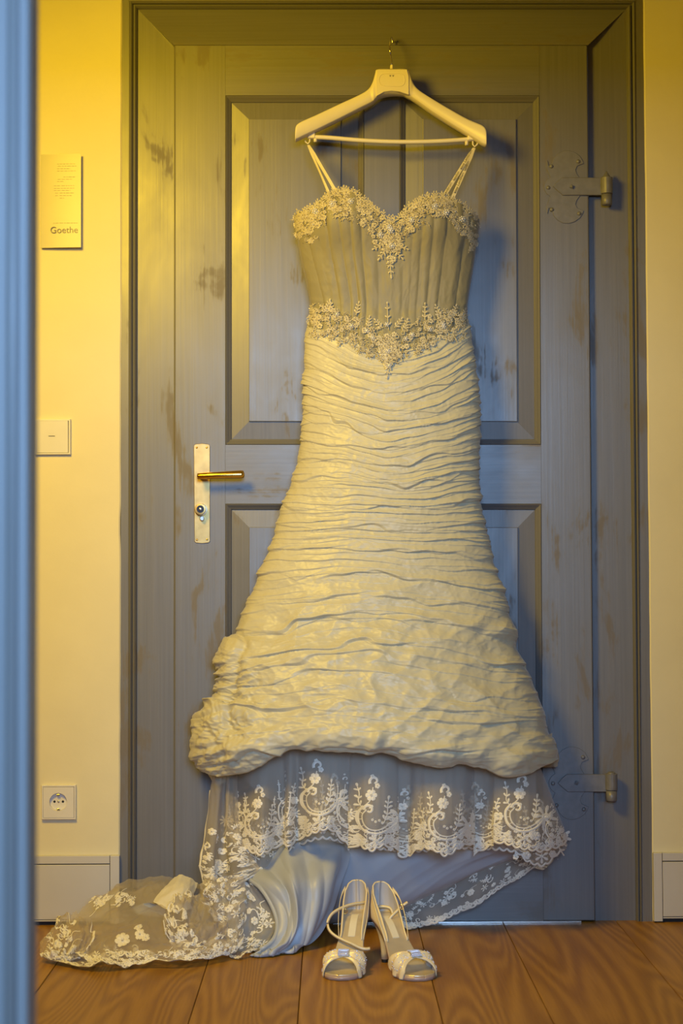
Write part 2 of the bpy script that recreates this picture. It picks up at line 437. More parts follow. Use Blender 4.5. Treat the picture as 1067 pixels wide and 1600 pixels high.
DX0, DX1, DZ = -0.335, 0.54, 1.72  # unseen doorway head lowered to keep daylight off the top of the grey door
m = MB(); poly_slab(m, [(-3, 0), (DX0, 0), (DX0, DZ), (DX1, DZ), (DX1, 0), (3, 0), (3, Z_CEIL), (-3, Z_CEIL)], YP - .14, YP)
tag(m.obj('wall_front', M_WALL), 'partition wall holding the doorway to the bedroom', 'wall', 'structure')
shell('wall_bedroom_left', 'left wall of the bedroom behind the camera', M_WALLB, -3.1, -3.0, -6.7, YP - .14, 0, Z_CEIL)
shell('wall_bedroom_right', 'right wall of the bedroom behind the camera', M_WALLB, 3.0, 3.1, -6.7, YP - .14, 0, Z_CEIL)
m = MB(); wx0, wx1, wz0, wz1 = -.6, 1.3, 1.19, 2.37
m.box(-3, wx0, -6.7, -6.55, 0, Z_CEIL); m.box(wx1, 3, -6.7, -6.55, 0, Z_CEIL); m.box(wx0, wx1, -6.7, -6.55, 0, wz0); m.box(wx0, wx1, -6.7, -6.55, wz1, Z_CEIL)
tag(m.obj('wall_rear', M_WALLB), 'bedroom wall with the window behind the camera', 'wall', 'structure')
win = tag(empty('window_1', (.35, -6.6, wz0)), 'bedroom window behind the camera', 'window', 'structure')
for b in ((wx0, wx0 + .07, wz0, wz1), (wx1 - .07, wx1, wz0, wz1), (.31, .39, wz0, wz1), (wx0, wx1, wz0, wz0 + .07), (wx0, wx1, wz1 - .07, wz1)):
    box_obj('window_frame', M_BASE, win, b[0], b[1], -6.66, -6.6, b[2], b[3])

# floor of pine boards, each a piece
floor = tag(empty('floor', (0, -3.5, 0)), 'floor of long wide pine boards', 'floor', 'structure')
box_obj('subfloor', M_DARK, floor, -3.05, 3.05, -6.6, 0.13, -.06, -.021)
seams = [-900, -690, -450, -200, 53, 308, 468, 681, 843, 1060, 1290, 1500, 1720, 1930]
lines = []
for sx in seams:
    a = floor_pt(sx, 1555); v = floor_pt(515 + (sx - 515) * (1441 - 907) / (1555 - 907), 1441)
    lines.append((a, v))
def line_x(l, Y): a, v = l; return a[0] + (v[0] - a[0]) * (Y - a[1]) / (v[1] - a[1])
g = 0.0007
edges = [(-3.05, -3.05)] + [(line_x(l, -6.55), line_x(l, 0.12)) for l in lines if -3 < line_x(l, -6.55) < 3] + [(3.05, 3.05)]
for (a0, a1), (b0, b1) in zip(edges[:-1], edges[1:]):
    m = MB(); top = [(a0 + g, -6.55, 0), (b0 - g, -6.55, 0), (b1 - g, .12, 0), (a1 + g, .12, 0)]
    e = 0.0009
    mid = [(p[0], p[1], -.0012) for p in top]
    tp = [(top[0][0] + e, -6.55, 0), (top[1][0] - e, -6.55, 0), (top[2][0] - e, .12, 0), (top[3][0] + e, .12, 0)]
    m.loft([[(p[0], p[1], -.02) for p in top], mid, tp])
    m.obj('floor_board', M_FLOOR, floor)

# casing of the door
trim = tag(empty('trim_1', tuple(P(600, 1441, 0.0) * np.array([1, 1, 0]))), 'grey painted door frame with moulded edge', 'door frame', 'structure')
def cq(x_l, y_t, x_r, y_b, Y):  # helper: 4 corners tl,tr,br,bl ; x as functions
    return None
def strip_v(name, fa, fb, ya, yb, y_bot, Yf, Yb, b=0.0004, mat=M_PAINT):
    c4 = [P(fa(ya), ya, Yf), P(fb(yb), yb, Yf), P(fb(y_bot), y_bot, Yf), P(fa(y_bot), y_bot, Yf)]
    return quad_slab(name, mat, trim, c4, Yf, Yb, b)
strip_v('jamb', MI_L, lin(275, 274), 14, 72, 1441, Y_FRAME, .06)
strip_v('jamb', LEAF_R, MI_R, 70, 14, 1441, Y_FRAME, .06)
quad_slab('lintel', M_PAINTH, trim, [P(MI_L(14), 14, Y_FRAME), P(MI_R(14), 14, Y_FRAME), P(LEAF_R(70) + 1, 70.6, Y_LEAF), P(272, 70.6, Y_LEAF)], Y_FRAME, .06, .0003, [Y_FRAME, Y_FRAME, Y_LEAF - .0004, Y_LEAF - .0004])
strip_v('outer_band', OUT_L, MO_L, -16, 2, 1441, Y_BAND, .06)
strip_v('outer_band', MO_R, OUT_R, 2, -16, 1441, Y_BAND, .06)
quad_slab('outer_band', M_PAINTH, trim, [P(OUT_L(-16), -16, Y_BAND), P(OUT_R(-16), -16, Y_BAND), P(MO_R(2), 2, Y_BAND), P(MO_L(2), 2, Y_BAND)], Y_BAND, .06)
def profile_strip(name, p_out, p_in, mat):
    """moulding between an outer and an inner line (lists of XZ points), profile of two beads"""
    prof = [(0, -.004), (.08, -.008), (.28, -.0115), (.42, -.008), (.46, -.002), (.54, -.001), (.6, -.007), (.75, -.0085), (.9, -.004), (1, .004), (1, .03), (0, .03)]
    rings = []
    for a, b in zip(p_out, p_in):
        a = np.array(a); b = np.array(b)
        rings.append([(a[0] + (b[0] - a[0]) * t, y, a[1] + (b[1] - a[1]) * t) for t, y in prof])
    m = MB(); m.loft(rings); return m.obj(name, mat, trim)
profile_strip('moulding', [xz(MO_L(2), 2, 0), xz(MO_L(1441), 1441, 0)], [xz(MI_L(14), 14, 0), xz(MI_L(1441), 1441, 0)], M_PAINT)
profile_strip('moulding', [xz(MO_R(2), 2, 0), xz(MO_R(1441), 1441, 0)], [xz(MI_R(14), 14, 0), xz(MI_R(1441), 1441, 0)], M_PAINT)
profile_strip('moulding', [xz(MO_L(2), 2, 0), xz(MO_R(2), 2, 0)], [xz(MI_L(14), 14, 0), xz(MI_R(14), 14, 0)], M_PAINTH)

# the door leaf
door = tag(empty('door_1', tuple(P(600, 1441, 0.0) * np.array([1, 1, 0]))), 'old grey panelled door with brass handle and iron strap hinges', 'door', 'structure')
YB = 0.028
def leafq(name, xl, xr, yt, yb, mat, b=0.0025, Yf=Y_LEAF):
    fl = xl if callable(xl) else (lambda y, v=xl: v); fr = xr if callable(xr) else (lambda y, v=xr: v)
    return quad_slab(name, mat, door, [P(fl(yt), yt, Yf), P(fr(yt), yt, Yf), P(fr(yb), yb, Yf), P(fl(yb), yb, Yf)], Yf, YB, b)
ST_L, ST_R = lin(352, 352), lin(842, 849)          # inner edges of the stiles
leafq('stile', LEAF_L, ST_L, 71, 1438.5, M_PAINT, (.004, .0003, .0003, .002))
leafq('stile', ST_R, LEAF_R, 71, 1438.5, M_PAINT, (.0003, .003, .0003, .002))
Y_RAILF = Y_LEAF + .0002
leafq('rail', ST_L, ST_R, 71, 149, M_PAINTH, .0003, Y_RAILF)
leafq('rail', ST_L, ST_R, 695, 787, M_PAINTH, .0003, Y_RAILF)
leafq('rail', ST_L, ST_R, 1252, 1438.5, M_PAINTH, .0003, Y_RAILF)
for yt, yb in ((149, 695), (787, 1252)):
    leafq('muntin', 569, 624, yt, yb, M_PAINT, .0003, Y_RAILF)
Y_REC = Y_LEAF + .014      # bottom of the recess
def moulding_frame(xl, xr, yt, yb, wd=9.5):
    """four mitred sloping mouldings round a panel opening"""
    o = [xz(xl(yt), yt, Y_LEAF), xz(xr(yt), yt, Y_LEAF), xz(xr(yb), yb, Y_LEAF), xz(xl(yb), yb, Y_LEAF)]
    i = [xz(xl(yt) + wd, yt + wd, Y_LEAF), xz(xr(yt) - wd, yt + wd, Y_LEAF), xz(xr(yb) - wd, yb - wd, Y_LEAF), xz(xl(yb) + wd, yb - wd, Y_LEAF)]
    prof = [(0, Y_LEAF + .0015), (.12, Y_LEAF - .0008), (.3, Y_LEAF + .0012), (.6, Y_LEAF + .006), (.88, Y_LEAF + .0095), (1, Y_LEAF + .0135), (1, YB - .002), (0, YB - .002)]
    for k in range(4):
        j = (k + 1) % 4; rings = []
        for q in (k, j):
            a, b = np.array(o[q]), np.array(i[q]); rings.append([(a[0] + (b[0] - a[0]) * t, y, a[1] + (b[1] - a[1]) * t) for t, y in prof])
        m = MB(); m.loft(rings); m.obj('panel_moulding', M_PAINTH if k in (0, 2) else M_PAINT, door)
    return i
def raised_panel(xl, xr, yt, yb, bev, wd=9.5):
    i = moulding_frame(xl, xr, yt, yb, wd)
    c = np.array(i); sg = np.array([(1, -1), (-1, -1), (-1, 1), (1, 1)], float)
    s = 1.5 / 1000
    def ring(ins, Y): return [(c[k][0] + sg[k][0] * ins * s, Y, c[k][1] + sg[k][1] * ins * s) for k in range(4)]
    m = MB(); m.loft([ring(-2, YB - .004), ring(-2, Y_REC), ring(bev, Y_REC - .0058), ring(bev + .3, Y_REC - .0105), ring(bev + 1.0, Y_REC - .011)])
    m.obj('panel', M_PAINT, door)
f569, f624 = (lambda y: 569.0), (lambda y: 624.0)
for yt, yb in ((149, 695), (787, 1252)):
    raised_panel(ST_L, f569, yt, yb, 27); raised_panel(f624, ST_R, yt, yb, 27)
m = MB(); a, b = P(655, 1440, -.02), P(908, 1440, -.02); a0 = P(300, 1440, -.02)
m.box(a0[0], b[0], -.021, .02, 0.0005, 0.0042); m.obj('sill_strip', M_STEEL, door)
a, b = P(274, 1441, 0), P(930, 1441, 0)
tag(box_obj('trim_2', M_DARK, None, a[0], b[0], .03, .05, -0.02, .02), 'dark threshold beneath the door', 'threshold', 'structure')

# strap hinges
def hinge(dx, dy):
    def q(zx, zy, Y): return P(820 + .15 * zx + dx, 220 + .15 * zy + dy, Y)
    YF = Y_LEAF
    c0 = q(440, 480, YF)
    h = empty('hinge', tuple(c0 - wl(door)), door)
    upper = [(575, 395), (540, 345), (527, 305), (545, 265), (612, 238), (600, 205), (572, 160), (520, 122), (460, 104), (400, 106), (340, 136), (302, 178), (285, 225), (270, 268), (250, 262), (236, 207), (226, 235), (221, 285), (240, 330), (262, 385), (225, 412), (203, 448), (196, 487)]
    lower = [(x, 967 - y) for x, y in upper[::-1]]
    outl = upper + lower[1:] + [(600, 560), (600, 410)]
    m = MB(); poly_slab(m, [(p[0], p[2]) for p in (q(x, y, YF) for x, y in outl)], YF - .0026, YF + .001, .0008)
    pl = m.obj('hinge_plate', M_IRON, h)
    st = [(290, 482), (330, 432), (385, 387), (600, 388), (790, 392), (800, 572), (600, 572), (392, 573), (340, 530)]
    m = MB(); poly_slab(m, [(p[0], p[2]) for p in (q(x, y, YF) for x, y in st)], YF - .0068, YF - .0020, .0012)
    m.obj('strap', M_IRON, h)
    for zx, zy in ((275, 266), (556, 215), (243, 488), (280, 716), (565, 758)):
        m = MB(); c = q(zx, zy, YF - .0026); m.disc(c, .0052, .002, 12, dome=.003); m.obj('rivet', M_IRON, h, True)
    m = MB(); c = q(487, 480, YF - .0068); sz = .0055
    pts = [(c[0] + sz * math.cos(t), c[2] + sz * math.sin(t)) for t in (np.arange(4) * PI / 2 + .35)]
    poly_slab(m, pts, c[1] - .005, c[1] + .001, .0012); m.disc((c[0], c[1] - .0055, c[2]), .003, .002, 8, dome=.002); m.obj('nut', M_IRON, h)
    # knuckle and pin
    cx = q(850, 470, -.02)[0]; zt, zb = q(850, 385, -.02)[2], q(850, 556, -.02)[2]
    yc = -.021; r = .0142
    m = MB(); m.tube([(cx, yc, zb), (cx, yc, zb + .001), (cx, yc, zt - .001), (cx, yc, zt)], [r * .93, r, r, r * .93], 18)
    m.box(q(775, 0, -.02)[0], cx, Y_LEAF - .0066, Y_LEAF - .001, zb + .0005, zt - .0005, .001)
    m.obj('knuckle', M_IRON, h, False)
    zb2 = q(850, 672, -.02)[2]; zt2 = q(850, 318 if dx == 0 else 365, -.02)[2]
    m = MB(); m.tube([(cx, yc, zb2), (cx, yc, zb2 + .0025), (cx, yc, zb - .0012)], [r * .72, r * .88, r * .9], 16); m.obj('pin_socket', M_IRON, h, True)
    m = MB(); m.tube([(cx, yc, zt - .001), (cx, yc, zt + .001), (cx, yc, (zt + zt2) / 2), (cx, yc, zt2)], [r * .7, r * .68, r * .4 if dx == 0 else r * .62, .0008 if dx == 0 else r * .45], 14); m.obj('pin_tip', M_IRON, h, True)
    # support pintle driven into the frame
    m = MB(); m.tube([(cx, yc, (zb + zb2) / 2), (cx, Y_FRAME + .006, (zb + zb2) / 2)], .005, 8); m.obj('pintle', M_IRON, h)
hinge(0, 0); hinge(7.5, 931)

# brass handle
hd = empty('door_handle', tuple(P(315, 845, Y_LEAF) - wl(door)), door); tag(hd, 'aged brass lever handle on a long plate')
def hp(zx, zy, Y): return P(260 + .15 * zx, 660 + .15 * zy, Y)
pl = [hp(285, 245, Y_LEAF), hp(300, 228, Y_LEAF), hp(370, 219, Y_LEAF), hp(440, 228, Y_LEAF), hp(455, 245, Y_LEAF),
      hp(455, 1240, Y_LEAF), hp(440, 1255, Y_LEAF), hp(370, 1262, Y_LEAF), hp(305, 1255, Y_LEAF), hp(292, 1240, Y_LEAF)]
m = MB(); poly_slab(m, [(p[0], p[2]) for p in pl], Y_LEAF - .0028, Y_LEAF + .0005, .001); m.obj('back_plate', M_BRASS, hd)
for zx, zy in ((316, 263), (420, 262), (318, 1224), (424, 1220)):
    m = MB(); m.disc(hp(zx, zy, Y_LEAF - .0028), .0026, .0015, 10, dome=.0016); m.obj('screw', M_BRASSP, hd, True)
c = hp(372, 560, Y_LEAF - .003)
m = MB(); m.tube([c + np.array([0, .001, 0]), c + np.array([0, -.006, 0])], [.0085, .0075], 18); m.obj('rose', M_BRASSP, hd, True)
Yl = Y_LEAF - .045
n0 = hp(372, 558, Y_LEAF - .003); a = hp(345, 560, Yl); b = hp(560, 550, Yl); e = hp(795, 541, Yl)
m = MB(); m.tube([n0, n0 + (hp(372, 558, Yl) - n0) * .8, hp(372, 559, Yl + .004)], [.0068, .0068, .0064], 14); m.obj('neck', M_BRASSP, hd, True)
m = MB(); m.tube([hp(318, 561, Yl), hp(322, 561, Yl), hp(335, 560, Yl), b, hp(780, 542, Yl), hp(803, 541, Yl), hp(813, 540, Yl)], [.002, .0062, .0074, .0083, .0096, .0088, .003], 20); m.obj('lever', M_BRASSP, hd, True)
# lock knob
c = hp(362, 910, Y_LEAF - .0028)
lk = empty('lock_cylinder', tuple(c - wl(hd)), hd)
m = MB(); m.tube([c, c + np.array([0, -.012, 0]), c + np.array([0, -.0125, 0])], [.0142, .0142, .0135], 28); m.obj('collar', M_STEEL, lk, False)
c2 = hp(353, 903, Y_LEAF - .026)
m = MB(); m.tube([c + np.array([0, -.011, 0]), c2 + np.array([0, .002, 0]), c2, c2 + np.array([0, -.0004, 0])], [.0125, .0132, .0125, .0088], 28); m.obj('turn_knob', M_BRASS, lk, False)
m = MB(); m.disc(c2 + np.array([0, -.0012, 0]), .0086, .002, 24); m.obj('dark_ring', M_BLUE, lk, False)
m = MB(); m.disc(c2 + np.array([0, -.0022, 0]), .0036, .002, 16, dome=.0006); m.obj('centre_cap', M_STEEL, lk, True)
m = MB(); kz = hp(372, 1000, Y_LEAF - .012)
pts = [(kz[0] + .0052 * math.cos(t), kz[2] + .0056 * math.sin(t)) for t in np.linspace(0, 2 * PI, 18, endpoint=False)]
poly_slab(m, pts, kz[1] - .004, Y_LEAF - .002, .0012); m.obj('cylinder_lobe', M_STEEL, lk)

# nail that carries the hanger
nl = P(612.5, 66, Y_LEAF)
m = MB(); m.tube([nl + np.array([0, .002, 0]), nl + np.array([0, -.016, .001])], .0014, 8); m.disc(nl + np.array([0, -.018, .001]), .0026, .002, 10); m.obj('nail', M_STEEL, door)

# baseboards (cable trunking with cover, top strip and end cap)
def baseboard(name, lab, x_out, x_cap0, x_cap1, cap_right):
    Yf = -.024
    p0 = P(x_cap0, 1400, Yf)[0]; p1 = P(x_cap1, 1400, Yf)[0]; zt = P(180, 1337, Yf)[2]; zs = P(180, 1351, Yf)[2]
    r = tag(empty(name, ((p0 + p1) / 2, Yf, 0)), lab, 'baseboard', 'structure')
    xi = p0 if cap_right else p1
    box_obj('end_cap', M_BASE, r, p0, p1, Yf - .001, Y_WALL, .003, zt, .0012)
    box_obj('top_strip', M_BASE, r, x_out, xi + (-.0012 if cap_right else .0012), Yf, Y_WALL, zs + .0022, zt, .001)
    box_obj('cover', M_BASE, r, x_out, xi + (-.0012 if cap_right else .0012), Yf, Y_WALL, .014, zs, .001)
    box_obj('foot_strip', M_BASE, r, x_out, xi + (-.0012 if cap_right else .0012), Yf + .001, Y_WALL, .0095, .0125, .0006)
    box_obj('shadow_gap', M_DARK, r, x_out, p1 - .002 if cap_right else p0 + .002, Yf + .008, Y_WALL, 0.0, zt - .004)
baseboard('baseboard_left', 'white skirting trunking left of the door', -XW, 172, 186.5, True)
baseboard('baseboard_right', 'white skirting trunking right of the door', XW, 1021.5, 1035, False)

# foreground: edge of the bedroom door, out of focus
d2 = tag(empty('door_2', (-.33, -2.5, 0)), 'blurred open door edge at the left foreground', 'door', 'structure')
dn = 1.50; xe = (44 - CX) / FPX * dn
ynear = CAM[1] + dn; yfar = ynear + .045
m = MB(); m.loft([[(x, y, z) for x, y in ((xe - .06, yfar), (xe - .06, ynear + .004), (xe - .056, ynear), (xe - .0022, ynear), (xe, ynear + .002), (xe, yfar))] for z in (0.006, 2.03)])
m.obj('stile', M_PAINT2, d2)
m = MB(); xs = xe - .014
m.loft([[(xs + dx, ynear + dy, z) for dx, dy in ((-.006, .001), (-.005, -.003), (0, -.0055), (.004, -.003), (.005, .001))] for z in (0.006, 2.03)])
m.obj('bead', M_PAINT2, d2, True)
m = MB(); m.box(xe - .36, xe - .06, ynear + .012, yfar - .012, .006, 2.03); m.obj('panel', M_PAINT2, d2)

# ------------------------------------------------------------------ things on the left wall
def text_mesh(name, body, mat, parent, loc, size, rot=(PI / 2, 0, 0), extrude=0.0002, align='LEFT'):
    cu = bpy.data.curves.new(name, 'FONT'); cu.body = body; cu.size = size; cu.extrude = extrude; cu.align_x = align
    t = bpy.data.objects.new(name, cu); C.objects.link(t)
    dg = bpy.context.evaluated_depsgraph_get(); me = bpy.data.meshes.new_from_object(t.evaluated_get(dg))
    bpy.data.objects.remove(t); bpy.data.curves.remove(cu)
    o = bpy.data.objects.new(name, me); C.objects.link(o); me.materials.clear(); me.materials.append(mat)
    o.parent = parent; o.location = loc; o.rotation_euler = rot
    return o
Ys = Y_WALL - .017
sg = tag(empty('wall_sign', tuple(P(95, 386, Y_WALL))), 'pale satin metal sign with printed lettering high on the yellow wall', 'sign')
x0, x1 = P(63, 313, Ys)[0], P(126.5, 313, Ys)[0]; z1, z0 = P(95, 240.5, Ys)[2], P(95, 386.5, Ys)[2]
def sign_y(x): t = (x - x0) / (x1 - x0); return Ys + .006 * (1 - t) ** 2
prof = [(x, sign_y(x)) for x in np.linspace(x0, x1, 14)]
m = MB(); ring = prof + [(x, y + .0022) for x, y in prof[::-1]]
m.loft([[(x, y, z) for x, y in ring] for z in (z0, z1)]); m.obj('plate', M_SIGN, sg)
box_obj('mount', M_BASE, sg, x0 + .014, x1 - .012, Ys + .008, Y_WALL + .001, z0 + .02, z1 - .02)
def on_sign(px, py, d=.0003): p = P(px, py, Ys); p[1] = sign_y(p[0]) - d; return p
tx = on_sign(78, 364); text_mesh('lettering', 'Goethe', M_INK, sg, (tx[0] - wl(sg)[0], Ys - .0004 - wl(sg)[1], tx[2] - wl(sg)[2]), .0215)
m = MB()
rows = [(89, 118, 256), (90, 119, 259.5), (89, 110, 263.5), (89, 118, 267), (99, 118, 276.5), (90, 112, 280), (89, 100, 283.5), (84, 116, 290), (84, 116, 294), (84, 110, 297.5), (86, 116, 301.5), (86, 112, 305.5), (93, 100, 309.5), (83, 121, 348.5)]
rr = random.Random(3)
for xa, xb, y in rows:
    x = xa
    while x < xb:
        wd = rr.uniform(2.0, 6.0); a = on_sign(x, y); b = on_sign(min(x + wd, xb), y)
        m.box(a[0], b[0], a[1] - .0002, a[1] + .0006, a[2] - .0005, a[2] + .0005); x += wd + 1.2
o = m.obj('small_print', M_INK, sg); o['kind'] = 'stuff'

def plate_frame(root, px0, px1, py0, py1, Yf):
    a, b = P(px0, py1, Yf), P(px1, py0, Yf); t = .0042
    for bx in ((a[0], b[0], b[2] - t, b[2]), (a[0], b[0], a[2], a[2] + t), (a[0], a[0] + t, a[2] + t, b[2] - t), (b[0] - t, b[0], a[2] + t, b[2] - t)):
        pass
    o = [(a[0], a[2]), (b[0], a[2]), (b[0], b[2]), (a[0], b[2])]; sgn = [(1, 1), (-1, 1), (-1, -1), (1, -1)]
    def ring(i, y): return [(p[0] + s[0] * i, y, p[1] + s[1] * i) for p, s in zip(o, sgn)]
    m = MB(); m.loft([ring(0, Y_WALL + .001), ring(0, Yf + .0015), ring(.0012, Yf), ring(t - .0006, Yf), ring(t, Yf + .0008), ring(t, Yf + .006)], cap=False)
    m.obj('frame', M_PLASTIC, root)
    return a, b, t
sw = tag(empty('light_switch', tuple(P(82, 711, Y_WALL))), 'square white light switch with one rocker on the yellow wall', 'light switch')
a, b, t = plate_frame(sw, 54, 110, 654.5, 710.5, Y_WALL - .0095)
m = MB(); q = [(a[0] + t + .0006, a[2] + t + .0006), (b[0] - t - .0012, a[2] + t + .0006), (b[0] - t - .0012, b[2] - t - .0004), (a[0] + t + .0006, b[2] - t - .0004)]
m.loft([[(x, Y_WALL, z) for x, z in q], [(x, Y_WALL - (.0125 if z > a[2] + .03 else .0098), z) for x, z in q]]); m.obj('rocker', M_PLASTIC, sw)
c = P(80.8, 681.3, Y_WALL - .0114); box_obj('mark', M_INKB, sw, c[0] - .0075, c[0] + .0075, c[1] - .0004, c[1] + .002, c[2] - .0007, c[2] + .0007)
so = tag(empty('wall_socket', tuple(P(91, 1281, Y_WALL))), 'white earthed wall socket above the left skirting', 'wall socket')
a, b, t = plate_frame(so, 64.5, 118.5, 1226.5, 1281, Y_WALL - .009)
c = P(90.7, 1253.3, Y_WALL - .0095); R = .0205
# insert plate with round recess
n = 48; th = np.linspace(0, 2 * PI, n, endpoint=False); hx, hz = (b[0] - a[0]) / 2 - t - .0005, (b[2] - a[2]) / 2 - t - .0005; mx, mz = (a[0] + b[0]) / 2, (a[2] + b[2]) / 2
def sq(tt, ex, ez): k = 1 / np.maximum(abs(np.cos(tt)), abs(np.sin(tt))); return [(mx + ex * math.cos(q) * kk, mz + ez * math.sin(q) * kk) for q, kk in zip(tt, k)]
m = MB(); m.loft([[(x, Y_WALL, z) for x, z in sq(th, hx, hz)], [(x, Y_WALL - .0094, z) for x, z in sq(th, hx, hz)],
        [(c[0] + R * math.cos(q), Y_WALL - .0094, c[2] + R * math.sin(q)) for q in th],
        [(c[0] + R * .96 * math.cos(q), Y_WALL - .0005, c[2] + R * .96 * math.sin(q)) for q in th]], cap=False)
m.f.append([len(m.v) - n + i for i in range(n)]); m.obj('insert', M_PLASTIC, so)
for dx in (-.0098, .0098):
    m = MB(); m.disc((c[0] + dx, Y_WALL - .0008, c[2]), .0029, .001, 14); m.obj('pin_hole', M_BLACK, so)
m = MB(); m.disc((c[0], Y_WALL - .0012, c[2]), .0028, .001, 12, dome=.0008); m.obj('screw', M_STEEL, so, True)
for s in (-1, 1):
    m = MB(); m.box(c[0] - .0035, c[0] + .0035, Y_WALL - .0085, Y_WALL - .0006, c[2] + s * R * .80 - .0016, c[2] + s * R * .80 + .0016, .0008); m.obj('earth_contact', M_STEEL, so)
    for d in (-.0045, .0045):
        pass

# ------------------------------------------------------------------ hanger
HY = -0.072
hz0 = P(612, 110, HY)
hg = tag(empty('clothes_hanger', tuple(P(612, 222, HY))), 'wide ivory plastic coat hanger with metal hook hung on the grey door', 'hanger')
def hpx(zx, zy): return 420 + .375 * zx, 30 + .375 * zy
top = [(109, 470), (112, 448), (122, 434), (150, 419), (200, 397), (300, 350), (380, 313), (415, 290), (432, 262), (443, 225), (452, 208), (512, 207), (574, 208), (586, 226), (600, 262), (620, 290), (660, 318), (740, 366), (820, 411), (868, 432), (890, 442), (903, 456), (909, 480)]
bot = [(109, 501), (112, 501), (124, 496), (152, 482), (202, 459), (302, 410), (388, 366), (428, 346), (440, 335), (450, 326), (468, 314), (512, 305), (560, 306), (574, 312), (590, 322), (626, 346), (680, 385), (750, 430), (822, 474), (868, 503), (890, 517), (903, 522), (909, 522)]
top = np.array(top, float); bot = np.array(bot, float)
rings = []; NT = 70
tt = cr(top, NT); bb = cr(bot, NT)
for k in range(NT):
    xm = (tt[k, 0] + bb[k, 0]) / 2; s = (xm - 512) / 400
    yc = HY - .030 * s * s * abs(s) ** .3 ; dep = .021 - .004 * abs(s)
    if abs(s) < .2: dep = .023
    e = 1.0
    if k in (0, NT - 1): e = .55
    if k in (1, NT - 2): e = .88
    p0 = hpx(*tt[k]); p1 = hpx(*bb[k])
    A = P(p0[0], p0[1], yc - dep * .8); B = P(p1[0], p1[1], yc - dep * .8)
    up = (A - B); h = np.linalg.norm(up); up = up / h; mid = (A + B) / 2; mid[1] = yc
    r = min(.006, h * .3)
    hh = h / 2 * (1 if 1 < k < NT - 2 else .97)
    sec = [(-dep * e + r, hh), (-dep * e + r * .3, hh - r * .3), (-dep * e, hh - r), (-dep * e * 1.03, 0), (-dep * e, -hh + r * .4), (-dep * e + r * .4, -hh), (0, -hh - .002), (dep * e - r, -hh), (dep * e, -hh + r), (dep * e, hh - r), (dep * e - r, hh)]
    rings.append([mid + np.array([0, y, 0]) + up * v for y, v in sec])
m = MB(); m.loft(rings); ho = m.obj('body', M_HANGER, hg, True)
# centre plate standing slightly proud, with an embossed oval
pw4 = [hpx(453, 210), hpx(575, 210), hpx(584, 240), hpx(584, 316), hpx(545, 303), hpx(512, 300), hpx(480, 304), hpx(447, 322), hpx(447, 240)]
pts = [(p[0], p[2]) for p in (P(x, y, HY - .024) for x, y in pw4)]
m = MB(); poly_slab(m, pts, HY - .0268, HY - .015, .0012); m.obj('centre_plate', M_HANGER, hg)
ov = [hpx(x, y) for x, y in ((475, 229), (512, 227), (552, 229), (565, 240), (565, 266), (550, 279), (512, 280), (474, 276), (460, 262), (461, 241))]
ring = smooth_closed(ov, 4); pts3 = [P(x, y, HY - .0269) for x, y in ring]; pts3.append(pts3[0])
m = MB(); m.tube(pts3, .0009, 6, cap=False); m.obj('embossed_ring', M_HANGER, hg, True)
m = MB()
for zx in (506, 518): c = P(*hpx(zx, 236), HY - .0272); m.loft([[(c[0] + q[0] * s_, c[1] + y, c[2] + q[1] * s_) for q in ((-.0025, .002), (.0025, .002), (.001, -.002), (-.001, -.002))] for y, s_ in ((.001, 1), (0, 1))])
m.obj('emblem', M_INK, hg)
# trouser bar with pegs
br_ = [(160, 490), (250, 494), (380, 505), (512, 511), (640, 511), (760, 506), (862, 498)]
YBAR = HY - .018
m = MB(); m.tube([P(*hpx(x, y), YBAR) for x, y in cr(np.array(br_, float), 24)], .0052, 10); m.obj('bar', M_HANGER, hg, True)
for sx, pts in ((-1, ((178, 474), (160, 492))), (1, ((842, 486), (862, 500)))):
    a, b = pts; p0 = P(*hpx(a[0], a[1] - 12), YBAR); p1 = P(*hpx((a[0] + b[0]) / 2, b[1] + 6), YBAR)
    box_obj('bar_bracket', M_HANGER, hg, p0[0] - .008, p0[0] + .008, YBAR - .007, YBAR + .008, p1[2], p0[2], .002)
for zx, zy in ((194, 508), (824, 522)):
    p = P(*hpx(zx, zy), YBAR); m = MB(); m.tube([p + np.array([0, 0, .008]), p + np.array([0, 0, -.002])], .0042, 10); m.obj('peg', M_HANGER, hg, True)
HOOKS = []
for zx, zy, sx in ((163, 514, -1), (857, 526, 1)):
    p = P(*hpx(zx, zy), YBAR); HOOKS.append(p)
    m = MB(); m.tube([p + np.array([-sx * .004, 0, .012]), p + np.array([-sx * .004, 0, .002]), p + np.array([sx * .000, 0, -.003]), p + np.array([sx * .006, 0, .002]), p + np.array([sx * .0065, 0, .0055])], .0019, 8); m.obj('strap_hook', M_HANGER, hg, True)
c0 = P(612, 108, HY); c1 = P(612, 102, HY)
m = MB(); m.tube([c0, c1, P(612, 101, HY)], [.0042, .0036, .0022], 12); m.obj('collar', M_HANGER, hg, True)
zt = P(612, 58, HY + .03)[2]
hk = [P(611.5, 104, HY), P(611.5, 97, HY - .004), P(610, 85, HY - .02), P(608.8, 76, HY - .022), P(609, 67, HY - .008), P(610.5, 60, HY + .012), P(611.8, 58.5, HY + .030), P(612.5, 61.5, HY + .041), P(613.5, 67.5, HY + .043)]
m = MB(); m.tube(list(cr(np.array(hk), 40)), .0019, 10); m.obj('hook', M_STEEL, hg, True)

# ------------------------------------------------------------------ wedding dress
dress = tag(empty('wedding_dress', tuple(floor_pt(590, 1441 + 40))), 'long ivory wedding dress with ruched skirt, lace hem and train, hung from the hanger', 'wedding dress')

